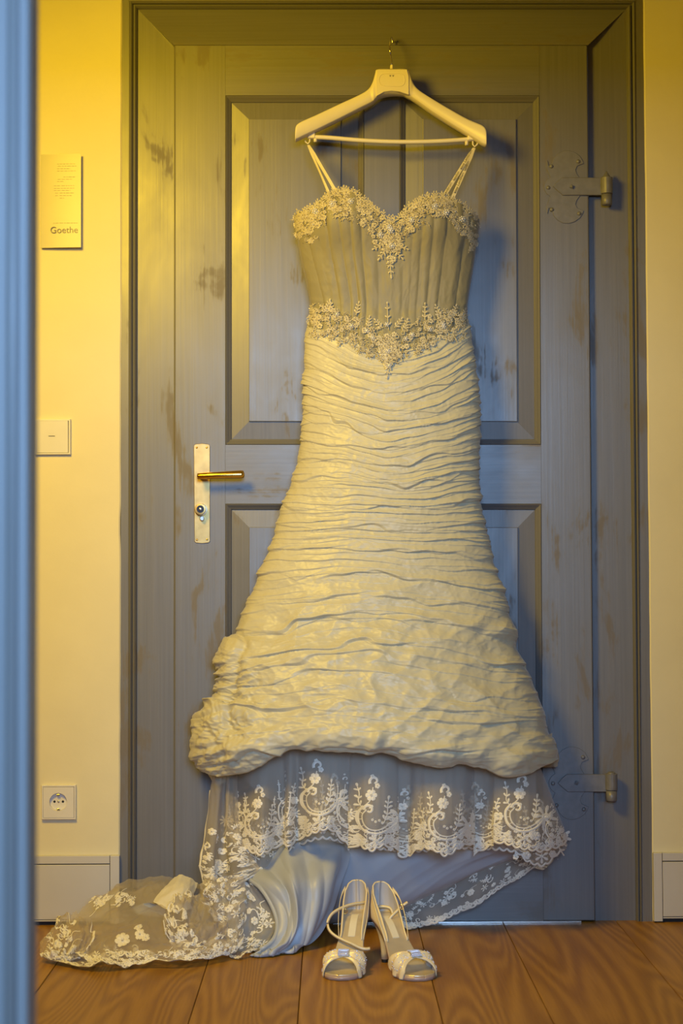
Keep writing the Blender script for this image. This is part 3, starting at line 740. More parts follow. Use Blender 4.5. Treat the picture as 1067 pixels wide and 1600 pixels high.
YL = [298, 345, 360, 400, 440, 470, 490, 520, 560, 600, 640, 680, 720, 760, 800, 840, 880, 920, 960, 993, 1003, 1014, 1060, 1098, 1112, 1128, 1160, 1193, 1230]
XL = [456, 460, 462, 469, 478, 484, 484, 479, 476, 474, 474, 472, 466, 453, 438, 427, 412, 400, 386, 374, 361, 352, 349, 345, 334, 316, 309, 321, 330]
YR = [298, 345, 360, 400, 440, 470, 490, 520, 560, 600, 640, 680, 720, 760, 800, 840, 880, 920, 960, 1000, 1040, 1080, 1120, 1160, 1195, 1230]
XR = [748, 749, 748, 742, 736, 731, 730, 734, 741, 746, 749, 749, 748, 748, 753, 762, 772, 782, 792, 802, 815, 828, 841, 852, 859, 866]
def SL(py): return pws(py, YL, XL)
def SR(py): return pws(py, YR, XR)
BY = [298, 345, 400, 470, 500, 560, 640, 760, 860, 960, 1060, 1130, 1190, 1250]
BB = [.085, .090, .078, .066, .068, .082, .092, .098, .104, .128, .176, .212, .232, .236]
def BF(py): return pws(py, BY, BB)
YC = -0.082            # plane of the side seams
def cup(px, py):
    return .020 * np.exp(-((px - 528) / 46) ** 2 - ((py - 338) / 48) ** 2) + .020 * np.exp(-((px - 678) / 46) ** 2 - ((py - 340) / 48) ** 2)
def body_Y(px, py):
    """smooth front of bodice and skirt at a pixel"""
    l, r = SL(py), SR(py); t = np.clip((px - l) / (r - l), 0.0, 1.0)
    sn = np.sqrt(np.clip(1 - (2 * t - 1) ** 2, 0, 1))
    return YC - BF(py) * sn ** .85 - cup(px, py)

def tube_grid(nf, nb):
    ph = np.concatenate([np.linspace(0, PI, nf), np.linspace(PI, 2 * PI, nb + 2)[1:-1]])
    return ph
def grid_faces(nv, nu, wrap=True):
    i, j = np.meshgrid(np.arange(nv - 1), np.arange(nu if wrap else nu - 1), indexing='ij')
    j2 = (j + 1) % nu
    return np.stack([i * nu + j, i * nu + j2, (i + 1) * nu + j2, (i + 1) * nu + j], -1).reshape(-1, 4)
def displace(pos, h, wrap):
    """move along the surface normal (towards outside)"""
    du = (np.roll(pos, -1, 1) - np.roll(pos, 1, 1)) if wrap else np.gradient(pos, axis=1)
    dv = np.gradient(pos, axis=0)
    n = np.cross(du, dv); n /= (np.linalg.norm(n, axis=2)[..., None] + 1e-12)
    return pos, n

# ---- bodice
NX = [452, 459, 462, 470, 480, 497, 515, 531, 545, 555, 567, 580, 595, 608, 625, 643, 655, 672, 690, 700, 712, 725, 740, 748, 756]
NYv = [350, 343, 337, 332, 328, 318, 304, 298, 298, 303, 312, 322, 333, 345, 337, 320, 313, 307, 307, 311, 317, 323, 335, 343, 350]
def neck(px): return pws(px, NX, NYv)
def waist(px): return pws(px, [450, 484, 520, 560, 605, 650, 700, 732, 760], [490, 496, 508, 526, 545, 528, 506, 496, 490])
nf, nb, nv = 330, 60, 170
ph = tube_grid(nf, nb); nu = len(ph)
vv = np.linspace(0, 1, nv)[:, None]
front = ph <= PI + 1e-9
tfr = (1 - np.cos(ph)) / 2
pxt = 460 + (748 - 460) * tfr; pxw = 484 + (730 - 484) * tfr
ytop = np.where(front, neck(pxt), 345 + 40 * np.sin(np.clip(ph - PI, 0, PI)) ** .5)
ybot = np.where(front, waist(pxw) + 14, 512)
py = ytop[None, :] + (ybot - ytop)[None, :] * vv
px = SL(py) + (SR(py) - SL(py)) * tfr[None, :]
# vertical drapery
tt_ = np.broadcast_to(tfr[None, :], py.shape)
LT = np.array([0, .055, .17, .235, .30, .36, .445, .60, .645, .70, .755, .83, .925, 1.0])
LB = np.array([0, .10, .20, .27, .315, .36, .43, .57, .62, .665, .735, .80, .92, 1.0])
hh = np.zeros_like(py); V = np.broadcast_to(vv, py.shape)
for k in range(len(LT) - 1):
    a = LT[k] + (LB[k] - LT[k]) * V; b = LT[k + 1] + (LB[k + 1] - LT[k + 1]) * V
    s = (tt_ - a) / (b - a); inb = (s >= 0) & (s < 1)
    amp = [.0018, .003, .004, .003, .0055, .003, .0014, .0014, .0018, .0022, .003, .004, .002][k]
    sk = s ** .6 if k < 6 else s ** 1.4
    hh = np.where(inb, amp * np.sin(PI * np.clip(sk, 0, 1)) ** .7, hh)
hh += .0006 * perlin(tt_ * 40 + .6 * perlin(tt_ * 9, V * 3), V * 2.2, 3) + .0014 * perlin(tt_ * 24, V * 3.5, 5) + .001 * crumple(tt_ * 10, V * 4, 2)
hh += .0022 * np.clip(perlin(tt_ * 6, V * 14, 8), 0, 1) * np.clip((V - .5) * 3, 0, 1)
sn = np.abs(np.sin(ph))[None, :] ** .85
Yd = np.where(front[None, :], YC - BF(py) * sn - cup(px, py), YC + .045 * sn)
pos = P(px, py, Yd)
pos, nrm = displace(pos, None, True)
out = np.sign((nrm * np.stack([-np.cos(ph), -np.sin(ph), 0 * ph], -1)[None]).sum(-1))[..., None]
pos = pos + nrm * out * (hh * np.clip((1 - np.abs(2 * tfr - 1)) * 30, .25, 1)[None, :])[..., None]
obj('bodice', pos.reshape(-1, 3), grid_faces(nv, nu), M_BOD, dress, True)

# ---- ruched taffeta skirt
HXs = [300, 320, 345, 372, 400, 430, 460, 500, 545, 590, 630, 660, 690, 720, 750, 785, 815, 840, 862, 880]
HYs = [1196, 1200, 1205, 1200, 1192, 1178, 1165, 1167, 1170, 1171, 1181, 1191, 1195, 1193, 1197, 1207, 1206, 1196, 1188, 1186]
def hem(px): return pws(px, HXs, HYs)
nf, nb, nv = 400, 90, 880
ph = tube_grid(nf, nb); nu = len(ph); front = ph <= PI + 1e-9; tfr = (1 - np.cos(ph)) / 2
tl_ = tfr[None, :]
pxw = 484 + (730 - 484) * tfr; pxh = 322 + (859 - 322) * tfr
ytop = np.where(front, waist(pxw) - 4, 492); ybot = np.where(front, hem(pxh), 1200)
vv = np.linspace(0, 1, nv)[:, None]
py = ytop[None, :] + (ybot - ytop)[None, :] * vv
px = SL(py) + (SR(py) - SL(py)) * tl_
T = np.broadcast_to(tl_, py.shape)
Tb = np.where(front[None, :], T, 2 - T) + 0 * py       # back side gets its own coordinate
# sag of the pleats: V under the waist, level at the knee, arched over the flare
A = pws(py, [480, 540, 600, 680, 740, 790, 850, 920, 965, 1020, 1080, 1140, 1190], [30, 62, 60, 40, 20, 5, -6, -26, -40, -34, -24, -14, -10])
c_ = .46 + .08 * np.clip((py - 800) / 300, 0, 1) - .03
sh = 1 - np.abs((T - .47) / .53) ** 1.4
yy = py - A * sh + 9 * perlin(T * 3.1, py / 60, 21) + 18 * perlin(T * 2.0, py / 140, 22)
def bands(yy, spacing_y, spacing_v, seed, sharp=1.7, fx=3.0):
    g = np.linspace(420, 1300, 1761); cum = np.concatenate([[0], np.cumsum(.5 / np.interp(g[:-1], spacing_y, spacing_v))])
    p = np.interp(yy, g, cum) + .42 * perlin(T * fx, py / 45, seed) + .25 * perlin(T * 9, py / 30, seed + 1)
    i = np.floor(p).astype(int); s = p - i
    def amp(i): 
        h = hash01(i, seed); return np.clip(.48 + 2.4 * perlin(T * (2.2 + 2 * h) + 31 * h, i * 3.7 + 0 * T, seed + 2), 0.06, 1.25)
    a = amp(i)
    prof = np.where(s < .92, .3 * (s / .92) + .7 * (s / .92) ** (sharp * 2), (1 - (s - .92) / .08))
    return a * prof - .38 * a
side = np.exp(-((T) / .05) ** 2) + np.exp(-((1 - T) / .05) ** 2)
fl = np.clip((py - 880) / 120, 0, 1)
h = .0046 * bands(yy, [420, 560, 740, 800, 880, 960, 1250], [15, 17, 17, 14, 24, 42, 50], 30) * (1 + .9 * fl)
h += .0021 * bands(yy + 6 * perlin(T * 5, py / 70, 33), [420, 700, 800, 900, 1250], [10, 11, 10, 14, 19], 34, 1.5, 5.0)
h += .0046 * bands(yy * 1.0 + 20 * perlin(T * 1.3, py / 160, 36), [420, 700, 900, 1250], [38, 34, 46, 70], 37, 1.3, 2.0)
h += .0042 * side * bands(py + 8 * perlin(T * 6, py / 40, 44), [420, 800, 1250], [17, 19, 30], 45, 1.0, 6.0)
wpx = px / 46.0; wpy = py / 34.0
h += (.0007 + .0012 * fl) * crumple(wpx, wpy, 60, 3) + .0006 * crumple(px / 16, py / 14, 64, 2)
h += (.20 + fl) * .0078 * crumple(px / 130 + py / 190, py / 85 - px / 260, 74, 2) + fl * .003 * perlin(px / 70 + .3 * py / 100, py / 90, 70) + fl * .0015 * np.abs(perlin(px / 28 + py / 70, py / 45, 71))
# bunched part at the lower left, puffed hem
lb = np.exp(-((px - 350) / 55) ** 2 - ((py - 1110) / 95) ** 2)
h += lb * (.018 * perlin(px / 26, py / 24, 80) + .011 * crumple(px / 30, py / 22, 81, 3))
hemd = (ybot[None, :] - py)
puff = np.clip(hemd / 26, 0, 1)
h += .005 * np.sin(PI * np.clip(hemd / 40, 0, 1)) * np.clip((py - 1000) / 60, 0, 1)
gx = np.interp(py, [985, 1010, 1060, 1120, 1160], [380, 384, 374, 362, 356])
h -= .013 * np.exp(-((px - gx - 5 * perlin(py / 25, py * 0, 83)) / 6.5) ** 2) * np.clip((py - 985) / 25, 0, 1) * np.clip((1165 - py) / 40, 0, 1)
h += .007 * np.exp(-((px - gx + 16) / 14) ** 2) * np.clip((py - 990) / 25, 0, 1) * np.clip((1165 - py) / 40, 0, 1)
h += fl * .0017 * crumple(px / 62 + py / 110, py / 130 - px / 200, 76, 2)
h += np.exp(-(hemd / 42) ** 2) * (.0034 * crumple(px / 60 + py / 60, py / 17, 85, 2) + .002 * perlin(px / 50, py / 12, 86))
h = h * np.clip(vv * 40, .15, 1) 
sn = np.abs(np.sin(ph))[None, :] ** .85
Yd = np.where(front[None, :], YC - BF(py) * sn * (1 - .10 * (1 - puff) ** 2) , YC + .045 * sn)
pos = P(px, py, Yd)
pos, nrm = displace(pos, None, True)
out = np.sign((nrm * np.stack([-np.cos(ph), -np.sin(ph), 0 * ph], -1)[None]).sum(-1))[..., None]
pos = pos + nrm * out * h[..., None]
pos[..., 1] = np.minimum(pos[..., 1], -.024)
obj('ruched_skirt', pos.reshape(-1, 3), grid_faces(nv, nu), M_TAFF, dress, True)
SKIRT_EDGE = pos[-1, :nf].copy()
# turned-under facing of the hem
e0 = pos[-1]; ins = e0.copy(); cen = np.array([e0[:, 0].mean(), YC, 0])
r1 = e0 + np.array([0, 0, -.0015]) + (cen - e0) * np.array([.012, .02, 0]); r2 = e0 + np.array([0, 0, .010]) + (cen - e0) * np.array([.03, .06, 0]); r3 = r2 + np.array([0, 0, .05])
for r in (r1, r2, r3): r[:, 1] = np.minimum(r[:, 1], -.024)
obj('hem_facing', np.concatenate([e0, r1, r2, r3]), grid_faces(4, nu), M_TAFF, dress, True)

# a corner of the taffeta hanging below the hem at the left
tc = np.array([[(318, 1185, -.09), (332, 1190, -.13), (350, 1192, -.13), (366, 1190, -.11)], [(322, 1204, -.09), (334, 1208, -.13), (352, 1208, -.13), (366, 1204, -.11)],
               [(330, 1218, -.09), (338, 1222, -.125), (350, 1220, -.125), (364, 1212, -.10)], [(334, 1226, -.085), (340, 1228, -.11), (348, 1225, -.11), (362, 1214, -.09)]], float)
g_ = cr(cr(tc, 40, 0), 40, 1); U_, V_ = np.meshgrid(np.linspace(0, 1, 40), np.linspace(0, 1, 40))
obj('hem_corner', P(g_[..., 0], g_[..., 1], g_[..., 2] + .010 * perlin(U_ * 4, V_ * 3, 88) + .004 * crumple(U_ * 4, V_ * 4, 89)).reshape(-1, 3), grid_faces(40, 40, False), M_TAFF, dress, True)

# ---- lace drawing: cords, petals, leaves and scrolls in a flat (x,y) plane, then laid on a cloth
class Lace:
    def __init__(s): s.v = []; s.f = []; s.n = 0; s.beads = []
    def _add(s, v, f): s.v.append(np.asarray(v, float)); s.f.append(np.asarray(f) + s.n); s.n += len(v)
    def cord(s, pts, wd, h=.0009, n=None):
        p = np.asarray(pts, float)
        if n: p = cr(p, n)
        k = len(p); t = np.gradient(p, axis=0); nn = np.stack([-t[:, 1], t[:, 0]], 1); nn /= (np.linalg.norm(nn, axis=1)[:, None] + 1e-9)
        ww = 1.22 * np.broadcast_to(wd, (k,))[:, None] / 2
        a = np.c_[p + nn * ww, np.full(k, .0002)]; c = np.c_[p, np.full(k, h)]; b = np.c_[p - nn * ww, np.full(k, .0002)]
        v = np.stack([a, c, b], 1).reshape(-1, 3); i = np.arange(k - 1) * 3
        f = np.concatenate([np.stack([i, i + 1, i + 4], 1), np.stack([i, i + 4, i + 3], 1), np.stack([i + 1, i + 2, i + 5], 1), np.stack([i + 1, i + 5, i + 4], 1)])
        s._add(v, f)
    def petal(s, x, y, ang, ln, wd, h=.0012):
        k = 9; q = np.linspace(0, 2 * PI, k, endpoint=False)
        ex = 1.08 * ln / 2 * (1 + np.cos(q)); ey = 1.15 * wd / 2 * np.sin(q) * (.65 + .35 * np.cos(q - .0) * -1 * -1)
        ca, sa = math.cos(ang), math.sin(ang)
        v = [(x + a * ca - b * sa, y + a * sa + b * ca, .0002) for a, b in zip(ex, ey)] + [(x + ln * .55 * ca, y + ln * .55 * sa, h)]
        s._add(v, [(i, (i + 1) % k, k) for i in range(k)])
    def flower(s, x, y, r, n=6, a0=0.0, wd=.85, ring=True):
        for i in range(n):
            a = a0 + 2 * PI * i / n; s.petal(x + .14 * r * math.cos(a), y + .14 * r * math.sin(a), a, r * .86, r * wd * 1.15 * (6 / max(n, 5)))
        if ring:
            q = np.linspace(0, 2 * PI, 9); s.cord(np.c_[x + r * .2 * np.cos(q), y + r * .2 * np.sin(q)], r * .14, .0018)
        s.beads.append((x, y, r * .11))
    def star(s, x, y, r, n=6, a0=0.3): s.flower(x, y, r, n, a0, .42)
    def sprig(s, pts, n, ln, wd, cordw=1.3, tipflower=0):
        p = cr(np.asarray(pts, float), 24); s.cord(p, cordw)
        for k in range(n):
            i = int((k + .6) / n * 22); t = p[i + 1] - p[i]; a = math.atan2(t[1], t[0]); g = 1 - .35 * k / n
            for sd in (-1, 1): s.petal(p[i, 0], p[i, 1], a + sd * .8, ln * g, wd * g)
        t = p[-1] - p[-2]; s.petal(p[-1, 0], p[-1, 1], math.atan2(t[1], t[0]), ln * .9, wd * .9)
    def spiral(s, x, y, r0, r1, a0, turns, wd, h=.0012):
        q = np.linspace(0, 1, 26); a = a0 + turns * 2 * PI * q; r = r0 + (r1 - r0) * q
        s.cord(np.c_[x + r * np.cos(a), y + r * np.sin(a)], wd * (1 - .4 * q), h)
    def build(s, name, fn, mat, parent, bead_mat=None, extra=None):
        v = np.concatenate(s.v); f = np.concatenate(s.f)
        o = obj(name, fn(v[:, 0], v[:, 1], v[:, 2]), f.astype(np.int32), mat, parent, False); o['kind'] = 'stuff'
        if bead_mat is not None and (s.beads or extra):
            bl = list(s.beads) + list(extra or [])
            beads_obj('beading', bl, fn, bead_mat, o)
        return o
_ico_v = None
def ico():
    g = (1 + 5 ** .5) / 2
    v = np.array([(-1, g, 0), (1, g, 0), (-1, -g, 0), (1, -g, 0), (0, -1, g), (0, 1, g), (0, -1, -g), (0, 1, -g), (g, 0, -1), (g, 0, 1), (-g, 0, -1), (-g, 0, 1)], float) / math.sqrt(1 + g * g)
    f = np.array([(0, 11, 5), (0, 5, 1), (0, 1, 7), (0, 7, 10), (0, 10, 11), (1, 5, 9), (5, 11, 4), (11, 10, 2), (10, 7, 6), (7, 1, 8), (3, 9, 4), (3, 4, 2), (3, 2, 6), (3, 6, 8), (3, 8, 9), (4, 9, 5), (2, 4, 11), (6, 2, 10), (8, 6, 7), (9, 8, 1)])
    return v, f
PXM = 1.5e-3
def beads_obj(name, bl, fn, mat, parent, local=False):
    b = np.array(bl, float); c = fn(b[:, 0], b[:, 1], np.full(len(b), .0014)); r = b[:, 2] * PXM
    v, f = ico(); V = (c[:, None, :] + v[None] * r[:, None, None]).reshape(-1, 3)
    F = (f[None] + (np.arange(len(b)) * 12)[:, None, None]).reshape(-1, 3)
    o = obj(name, V, F.astype(np.int32), mat, parent, False, local); o['kind'] = 'stuff'; return o

def motif(L, ox, oy, sx=1.0, sy=1.0, rng=None):
    """one hem motif: flower spray rising from a C scroll with a leaf fan and a big pointed flower; measured in photo pixels from the hem"""
    def q(pts): return [(ox + sx * x, oy + sy * y) for x, y in pts]
    def Q(x, y): return ox + sx * x, oy + sy * y
    s = abs(sx)
    L.flower(*Q(0, -82), 9 * s, 6); L.spiral(*Q(5, -103), 8 * s, 2.5 * s, 2.6, .85 * (1 if sx > 0 else -1), 4 * s); L.flower(*Q(10, -96), 4.2 * s, 5); L.flower(*Q(2, -110), 3.6 * s, 5)
    L.cord(q([(3, -94), (-1, -76), (-7, -69), (-14, -64)]), 1.6 * s, n=12)
    L.sprig(q([(-14, -62), (-21, -72), (-20, -84), (-22, -94)]), 3, 7.5 * s, 4.4 * s)
    # C scroll: a double band
    c1 = q([(-13, -66), (-22, -55), (-20, -38), (-8, -27), (10, -24), (26, -30), (36, -40)])
    c2 = q([(-8, -60), (-15, -52), (-13, -40), (-4, -31), (10, -29), (24, -35), (34, -44)])
    L.cord(c1, 3.4 * s, .0014, 30); L.cord(c2, 1.8 * s, n=26)
    for k in range(9):
        a = cr(np.array(c1), 9)[k]; b = cr(np.array(c2), 9)[k]; L.cord([a, b], 1.0 * s)
    L.spiral(*Q(-4, -60), 9 * s, 2.2 * s, PI if sx > 0 else 0, .9 * (1 if sx > 0 else -1), 4.2 * s, .0015)
    L.petal(*Q(-4, -62), -.6, 8 * s, 6 * s)
    for x, y in ((2, -45), (7, -42), (13, -44), (18, -40)): L.flower(*Q(x, y), 2.2 * s, 5, ring=False)
    L.sprig(q([(20, -40), (25, -52), (26, -64), (27, -74)]), 4, 8.5 * s, 5 * s)
    L.star(*Q(40, -46), 18 * s, 8, .2); L.flower(*Q(40, -46), 6.5 * s, 5)
    L.flower(*Q(-32, -47), 6.5 * s, 6); L.sprig(q([(-30, -40), (-36, -32), (-38, -22)]), 2, 6 * s, 4 * s); L.sprig(q([(-32, -54), (-35, -62), (-33, -70)]), 2, 6 * s, 4 * s)
    L.cord(q([(-38, -30), (-28, -22), (-16, -20)]), 2.2 * s, n=10)
    L.flower(*Q(-20, -15), 8 * s, 6); L.star(*Q(7, -13), 12 * s, 6, .5); L.flower(*Q(26, -17), 6.5 * s, 6); L.flower(*Q(-38, -12), 5 * s, 5)
    L.cord(q([(36, -30), (42, -20), (46, -14)]), 2 * s, n=8)
    for k in range(14):
        if rng is not None: L.beads.append((ox + sx * rng.uniform(-38, 46), oy + sy * rng.uniform(-50, -8), .55))

def scallop(x, amp, per): return amp * (np.abs(np.sin(PI * x / per)) - .5)

# ---- tulle over the hem, bordered with lace
TLy, TLx = [1140, 1195, 1250, 1310, 1345], [364, 366, 362, 357, 358]
TRy, TRx = [1140, 1195, 1230, 1260, 1290, 1312, 1345], [815, 842, 857, 868, 880, 886, 888]
def TL(y): return np.interp(y, TLy, TLx)
def TR(y): return pws(y, TRy, TRx)
HTx = [350, 357, 365, 381, 404, 420, 435, 449, 453, 466, 480, 508, 525, 545, 559, 581, 599, 620, 636, 657, 680, 697, 716, 735, 742, 757, 773, 790, 812, 831, 846, 863, 876, 886, 892]
HTy = [1300, 1305, 1313, 1324, 1335, 1329, 1321, 1318, 1322, 1312, 1305, 1296, 1301, 1326, 1321, 1329, 1321, 1329, 1339, 1325, 1329, 1337, 1326, 1318, 1335, 1326, 1317, 1318, 1325, 1328, 1330, 1325, 1322, 1312, 1308]
def HT(x): return pws(x, HTx, HTy, 1500)
WX = [350, 372, 392, 412, 432, 440, 449, 455, 466, 480, 505, 530, 545, 553, 572, 598, 616, 624, 640, 650, 668, 692, 724, 736, 748, 762, 772, 792, 825, 855, 875, 895]
WYv = [.0, -.012, -.026, -.028, -.004, .006, -.008, -.016, .004, -.022, -.03, -.012, .006, -.006, -.026, -.022, -.002, .012, .012, -.012, -.03, -.036, -.018, .012, .014, .002, -.014, -.026, -.03, -.02, -.01, .0]
def tulle_Y(px, py):
    l, r = TL(py), TR(py); t = np.clip((px - l) / (r - l), 0, 1)
    sn = np.sqrt(np.clip(1 - (2 * t - 1) ** 2, 0, 1)) ** .8
    g = np.clip((py - 1150) / 110, .1, 1.25)
    return YC - .012 - .125 * sn + 1.7 * pws(px, WX, WYv, 1200) * g + .003 * perlin(px / 9, py / 60, 90) * g
def s_fold(x, y):
    g = np.clip((y - 1160) / 100, 0.15, 1.1); d = 0
    for e, w_, k in ((446, 7.5, 1.55), (471, 6, -0.6), (545, 7, 1.6), (556, 6, -.4), (622, 8, 1.5), (652, 7, -.7), (741, 7.5, 1.6), (771, 6, 1.25)):
        d = d - k * (x - e) * np.exp(-((x - e) / w_) ** 2)
    return x + d * g
nu, nv = 620, 70
uu = np.linspace(0, 1, nu)[None, :]; vv = np.linspace(0, 1, nv)[:, None]
xb = 357.5 + (886 - 357.5) * uu
py = 1150 + (HT(xb) + scallop(xb, 4.0, 12.5) - 1150) * vv
px = TL(py) + (TR(py) - TL(py)) * uu
pos = P(s_fold(px, py), py, tulle_Y(px, py))
tov = obj('tulle_overskirt', pos.reshape(-1, 3), grid_faces(nv, nu, False), M_TULLE, dress, True)
def tulle_map(x, y, off): return P(s_fold(x, y), y, tulle_Y(x, y) - off - .0006)
rng = np.random.default_rng(5); L = Lace()
for x, dy, sx, sy in ((402, 4, .86, .95), (372, -8, -.5, .7), (444, 6, .45, 1.02), (492, -8, .95, .98), (536, 6, .40, .95), (580, 4, .98, 1.04), (632, 10, .62, .95), (692, 8, .98, .98), (752, 8, .56, .86), (812, 2, 1.0, 1.02), (861, 6, .36, .62)):
    motif(L, x, float(HT(x)) - 2 + dy * .2, sx, sy, rng)
xs = np.linspace(359, 885, 700)
for off, wd in ((0, 2.6), (-7, 1.4)):
    yv = HT(xs) + scallop(xs, 4.0, 12.5) + off; L.cord(np.c_[xs, yv - .8], wd, .0014)
for x in np.arange(362, 884, 6.2): L.flower(x, float(HT(x)) - 5.5, 3.0, 5, rng.uniform(0, 1), ring=False)
for _ in range(330):
    x = rng.uniform(361, 884); y = float(HT(x)) - 8 - 22 * rng.random() ** 1.3; a = rng.uniform(0, 6.28); k = rng.integers(0, 3)
    if k == 0: L.flower(x, y, rng.uniform(2.6, 4.2), 5, a, ring=False)
    elif k == 1: L.spiral(x, y, 4, 1.2, a, .8, 1.3)
    else: L.cord([(x, y), (x + 4 * math.cos(a), y + 3 * math.sin(a)), (x + 8 * math.cos(a + .6), y + 6 * math.sin(a + .6))], 1.0, n=6)
L.build('lace_border', tulle_map, M_LACE, tov, M_BEAD)
# inner second layer showing just under the first
nu2 = 300; uu = np.linspace(0, 1, nu2)[None, :]; xb = 372 + (884 - 372) * uu
def H2(x): return pws(x, [360, 385, 400, 425, 440, 500, 560, 640, 720, 800, 825, 850, 870, 890], [1330, 1345, 1356, 1358, 1335, 1310, 1322, 1330, 1325, 1330, 1346, 1352, 1335, 1320])
py = 1170 + (H2(xb) + scallop(xb, 4, 12) - 1170) * vv
px = TL(py) + 6 + (TR(py) - TL(py) - 8) * uu
def in_Y(px, py): return tulle_Y(px, py) + .03 + .010 * perlin(px / 30, py / 90, 93)
tin = obj('inner_tulle', P(px, py, in_Y(px, py)).reshape(-1, 3), grid_faces(nv, nu2, False), M_TULLE, dress, True)
L = Lace()
for x, sx in ((395, .6), (430, -.5), (520, .8), (640, -.8), (740, .8), (840, .9)): motif(L, x, float(H2(x)) - 2, sx, .9, rng)
xs = np.linspace(374, 882, 500); L.cord(np.c_[xs, H2(xs) + scallop(xs, 4, 12) - .8], 2.4, .0014)
L.build('lace_border', lambda x, y, o: P(x, y, in_Y(x, y) - o - .0006), M_LACE, tin, M_BEAD)

# ---- free cloths (lining, cascade and train) from control grids of (px, py, Y)
def floorY(py):
    b = -(np.asarray(py, float) - CY) / FPX; d = _f + b[..., None] * UP
    return CAM[1] + d[..., 1] * (0.004 - CAM[2]) / np.minimum(d[..., 2], -1e-6)
class Sheet:
    def __init__(s, ctrl, nu, nv, disp=None, ground=True, scale=(100, 100)):
        c = np.array(ctrl, float); g = cr(cr(c, nv, 0), nu, 1); px, py, Y = g[..., 0], g[..., 1], g[..., 2]
        if ground: Y = np.where(py > 1440, np.minimum(Y, floorY(py)), Y)
        pos = P(px, py, Y); s.nu, s.nv = nu, nv; s.scale = scale
        U, Vv = np.meshgrid(np.linspace(0, 1, nu), np.linspace(0, 1, nv))
        s.pos = pos; s._nrm()
        if disp is not None:
            s.pos = pos + s.n * disp(U, Vv)[..., None]
            if ground: s.pos[..., 2] = np.maximum(s.pos[..., 2], .0025)
            s._nrm()
    def _nrm(s):
        du = np.gradient(s.pos, axis=1); dv = np.gradient(s.pos, axis=0); n = np.cross(du, dv)
        n /= (np.linalg.norm(n, axis=2)[..., None] + 1e-12)
        sg = np.sign(((CAM - s.pos) * n).sum(-1)); sg[sg == 0] = 1; s.n = n * np.where(sg.mean() >= 0, 1, -1)
    def build(s, name, mat, parent): return obj(name, s.pos.reshape(-1, 3), grid_faces(s.nv, s.nu, False), mat, parent, True)
    def at(s, u, v, off):
        x = np.clip(u, 0, 1) * (s.nu - 1); y = np.clip(v, 0, 1) * (s.nv - 1); i = np.clip(x.astype(int), 0, s.nu - 2); j = np.clip(y.astype(int), 0, s.nv - 2); a = (x - i)[:, None]; b = (y - j)[:, None]
        def bl(A): return (A[j, i] * (1 - a) + A[j, i + 1] * a) * (1 - b) + (A[j + 1, i] * (1 - a) + A[j + 1, i + 1] * a) * b
        return bl(s.pos) + bl(s.n) * (np.asarray(off) + .0008)[:, None]
    def fn(s): return lambda x, y, o: s.at(x / s.scale[0], y / s.scale[1], o)
def allover(L, W, H, rng, dens=1.0, x0=0, y0=0, size=0.62):
    """dense lace: flowers, leaf sprigs and curls scattered over a W x H field"""
    for _ in range(int(W * H / 125 * dens)):
        x, y = x0 + rng.uniform(3, W - 3), y0 + rng.uniform(3, H - 3); k = rng.integers(0, 5); a = rng.uniform(0, 2 * PI); z = size * rng.uniform(.8, 1.2)
        if k == 0: L.flower(x, y, 7 * z, 6, a)
        elif k == 1: L.star(x, y, 9 * z, 6, a)
        elif k == 2: L.spiral(x, y, 8 * z, 2 * z, a, .9, 3 * z)
        elif k == 3: L.sprig([(x, y), (x + 7 * z * math.cos(a), y + 7 * z * math.sin(a)), (x + 14 * z * math.cos(a + .4), y + 14 * z * math.sin(a + .4))], 3, 6 * z, 3.8 * z)
        else: L.flower(x, y, 4.5 * z, 5, a); L.cord([(x, y), (x + 8 * math.cos(a), y + 8 * math.sin(a)), (x + 15 * math.cos(a + .7), y + 15 * math.sin(a + .7))], 1.5 * z, n=8)
        if rng.random() < .7: L.beads.append((x + rng.uniform(-5, 5), y + rng.uniform(-5, 5), .6))
def edge_scallop(L, W, y, rng, amp=3.5, per=12.0, row=True):
    xs = np.linspace(0, W, int(W * 1.6)); L.cord(np.c_[xs, y - 3 + scallop(xs, amp, per)], 2.6, .0014); L.cord(np.c_[xs, y - 10 + scallop(xs, amp * .8, per)], 1.4)
    if row:
        for x in np.arange(4, W - 3, 7.5): L.flower(x, y - 7, 3.4, 5, rng.uniform(0, 1), ring=False)

# satin lining
lin_r = Sheet([
    [(385, 1150, -.09), (480, 1150, -.13), (580, 1150, -.14), (680, 1150, -.14), (770, 1150, -.12), (835, 1150, -.085)],
    [(385, 1220, -.09), (480, 1220, -.13), (580, 1220, -.145), (680, 1220, -.145), (780, 1225, -.12), (838, 1230, -.085)],
    [(470, 1285, -.13), (580, 1285, -.15), (660, 1285, -.15), (740, 1285, -.14), (812, 1295, -.11), (838, 1318, -.09)],
    [(480, 1345, -.13), (580, 1342, -.155), (660, 1335, -.15), (735, 1328, -.135), (798, 1324, -.11), (836, 1325, -.09)],
    [(484, 1400, -.12), (575, 1393, -.145), (645, 1373, -.14), (715, 1353, -.125), (780, 1337, -.105), (834, 1329, -.09)],
    [(482, 1440, -.09), (560, 1432, -.11), (622, 1415, -.115), (683, 1388, -.11), (748, 1362, -.10), (832, 1333, -.085)],
    [(482, 1448, -.05), (560, 1440, -.05), (624, 1424, -.05), (684, 1396, -.05), (748, 1368, -.05), (830, 1337, -.06)]], 160, 80,
    lambda u, v: .008 * perlin(u * 3 + v * 2.5, v * 1.4 - u, 100) + .004 * np.abs(perlin(u * 5 + v * 5, v * 2, 101)) * -1, ground=False)
ln_ = lin_r.build('satin_lining', M_SATIN, dress)
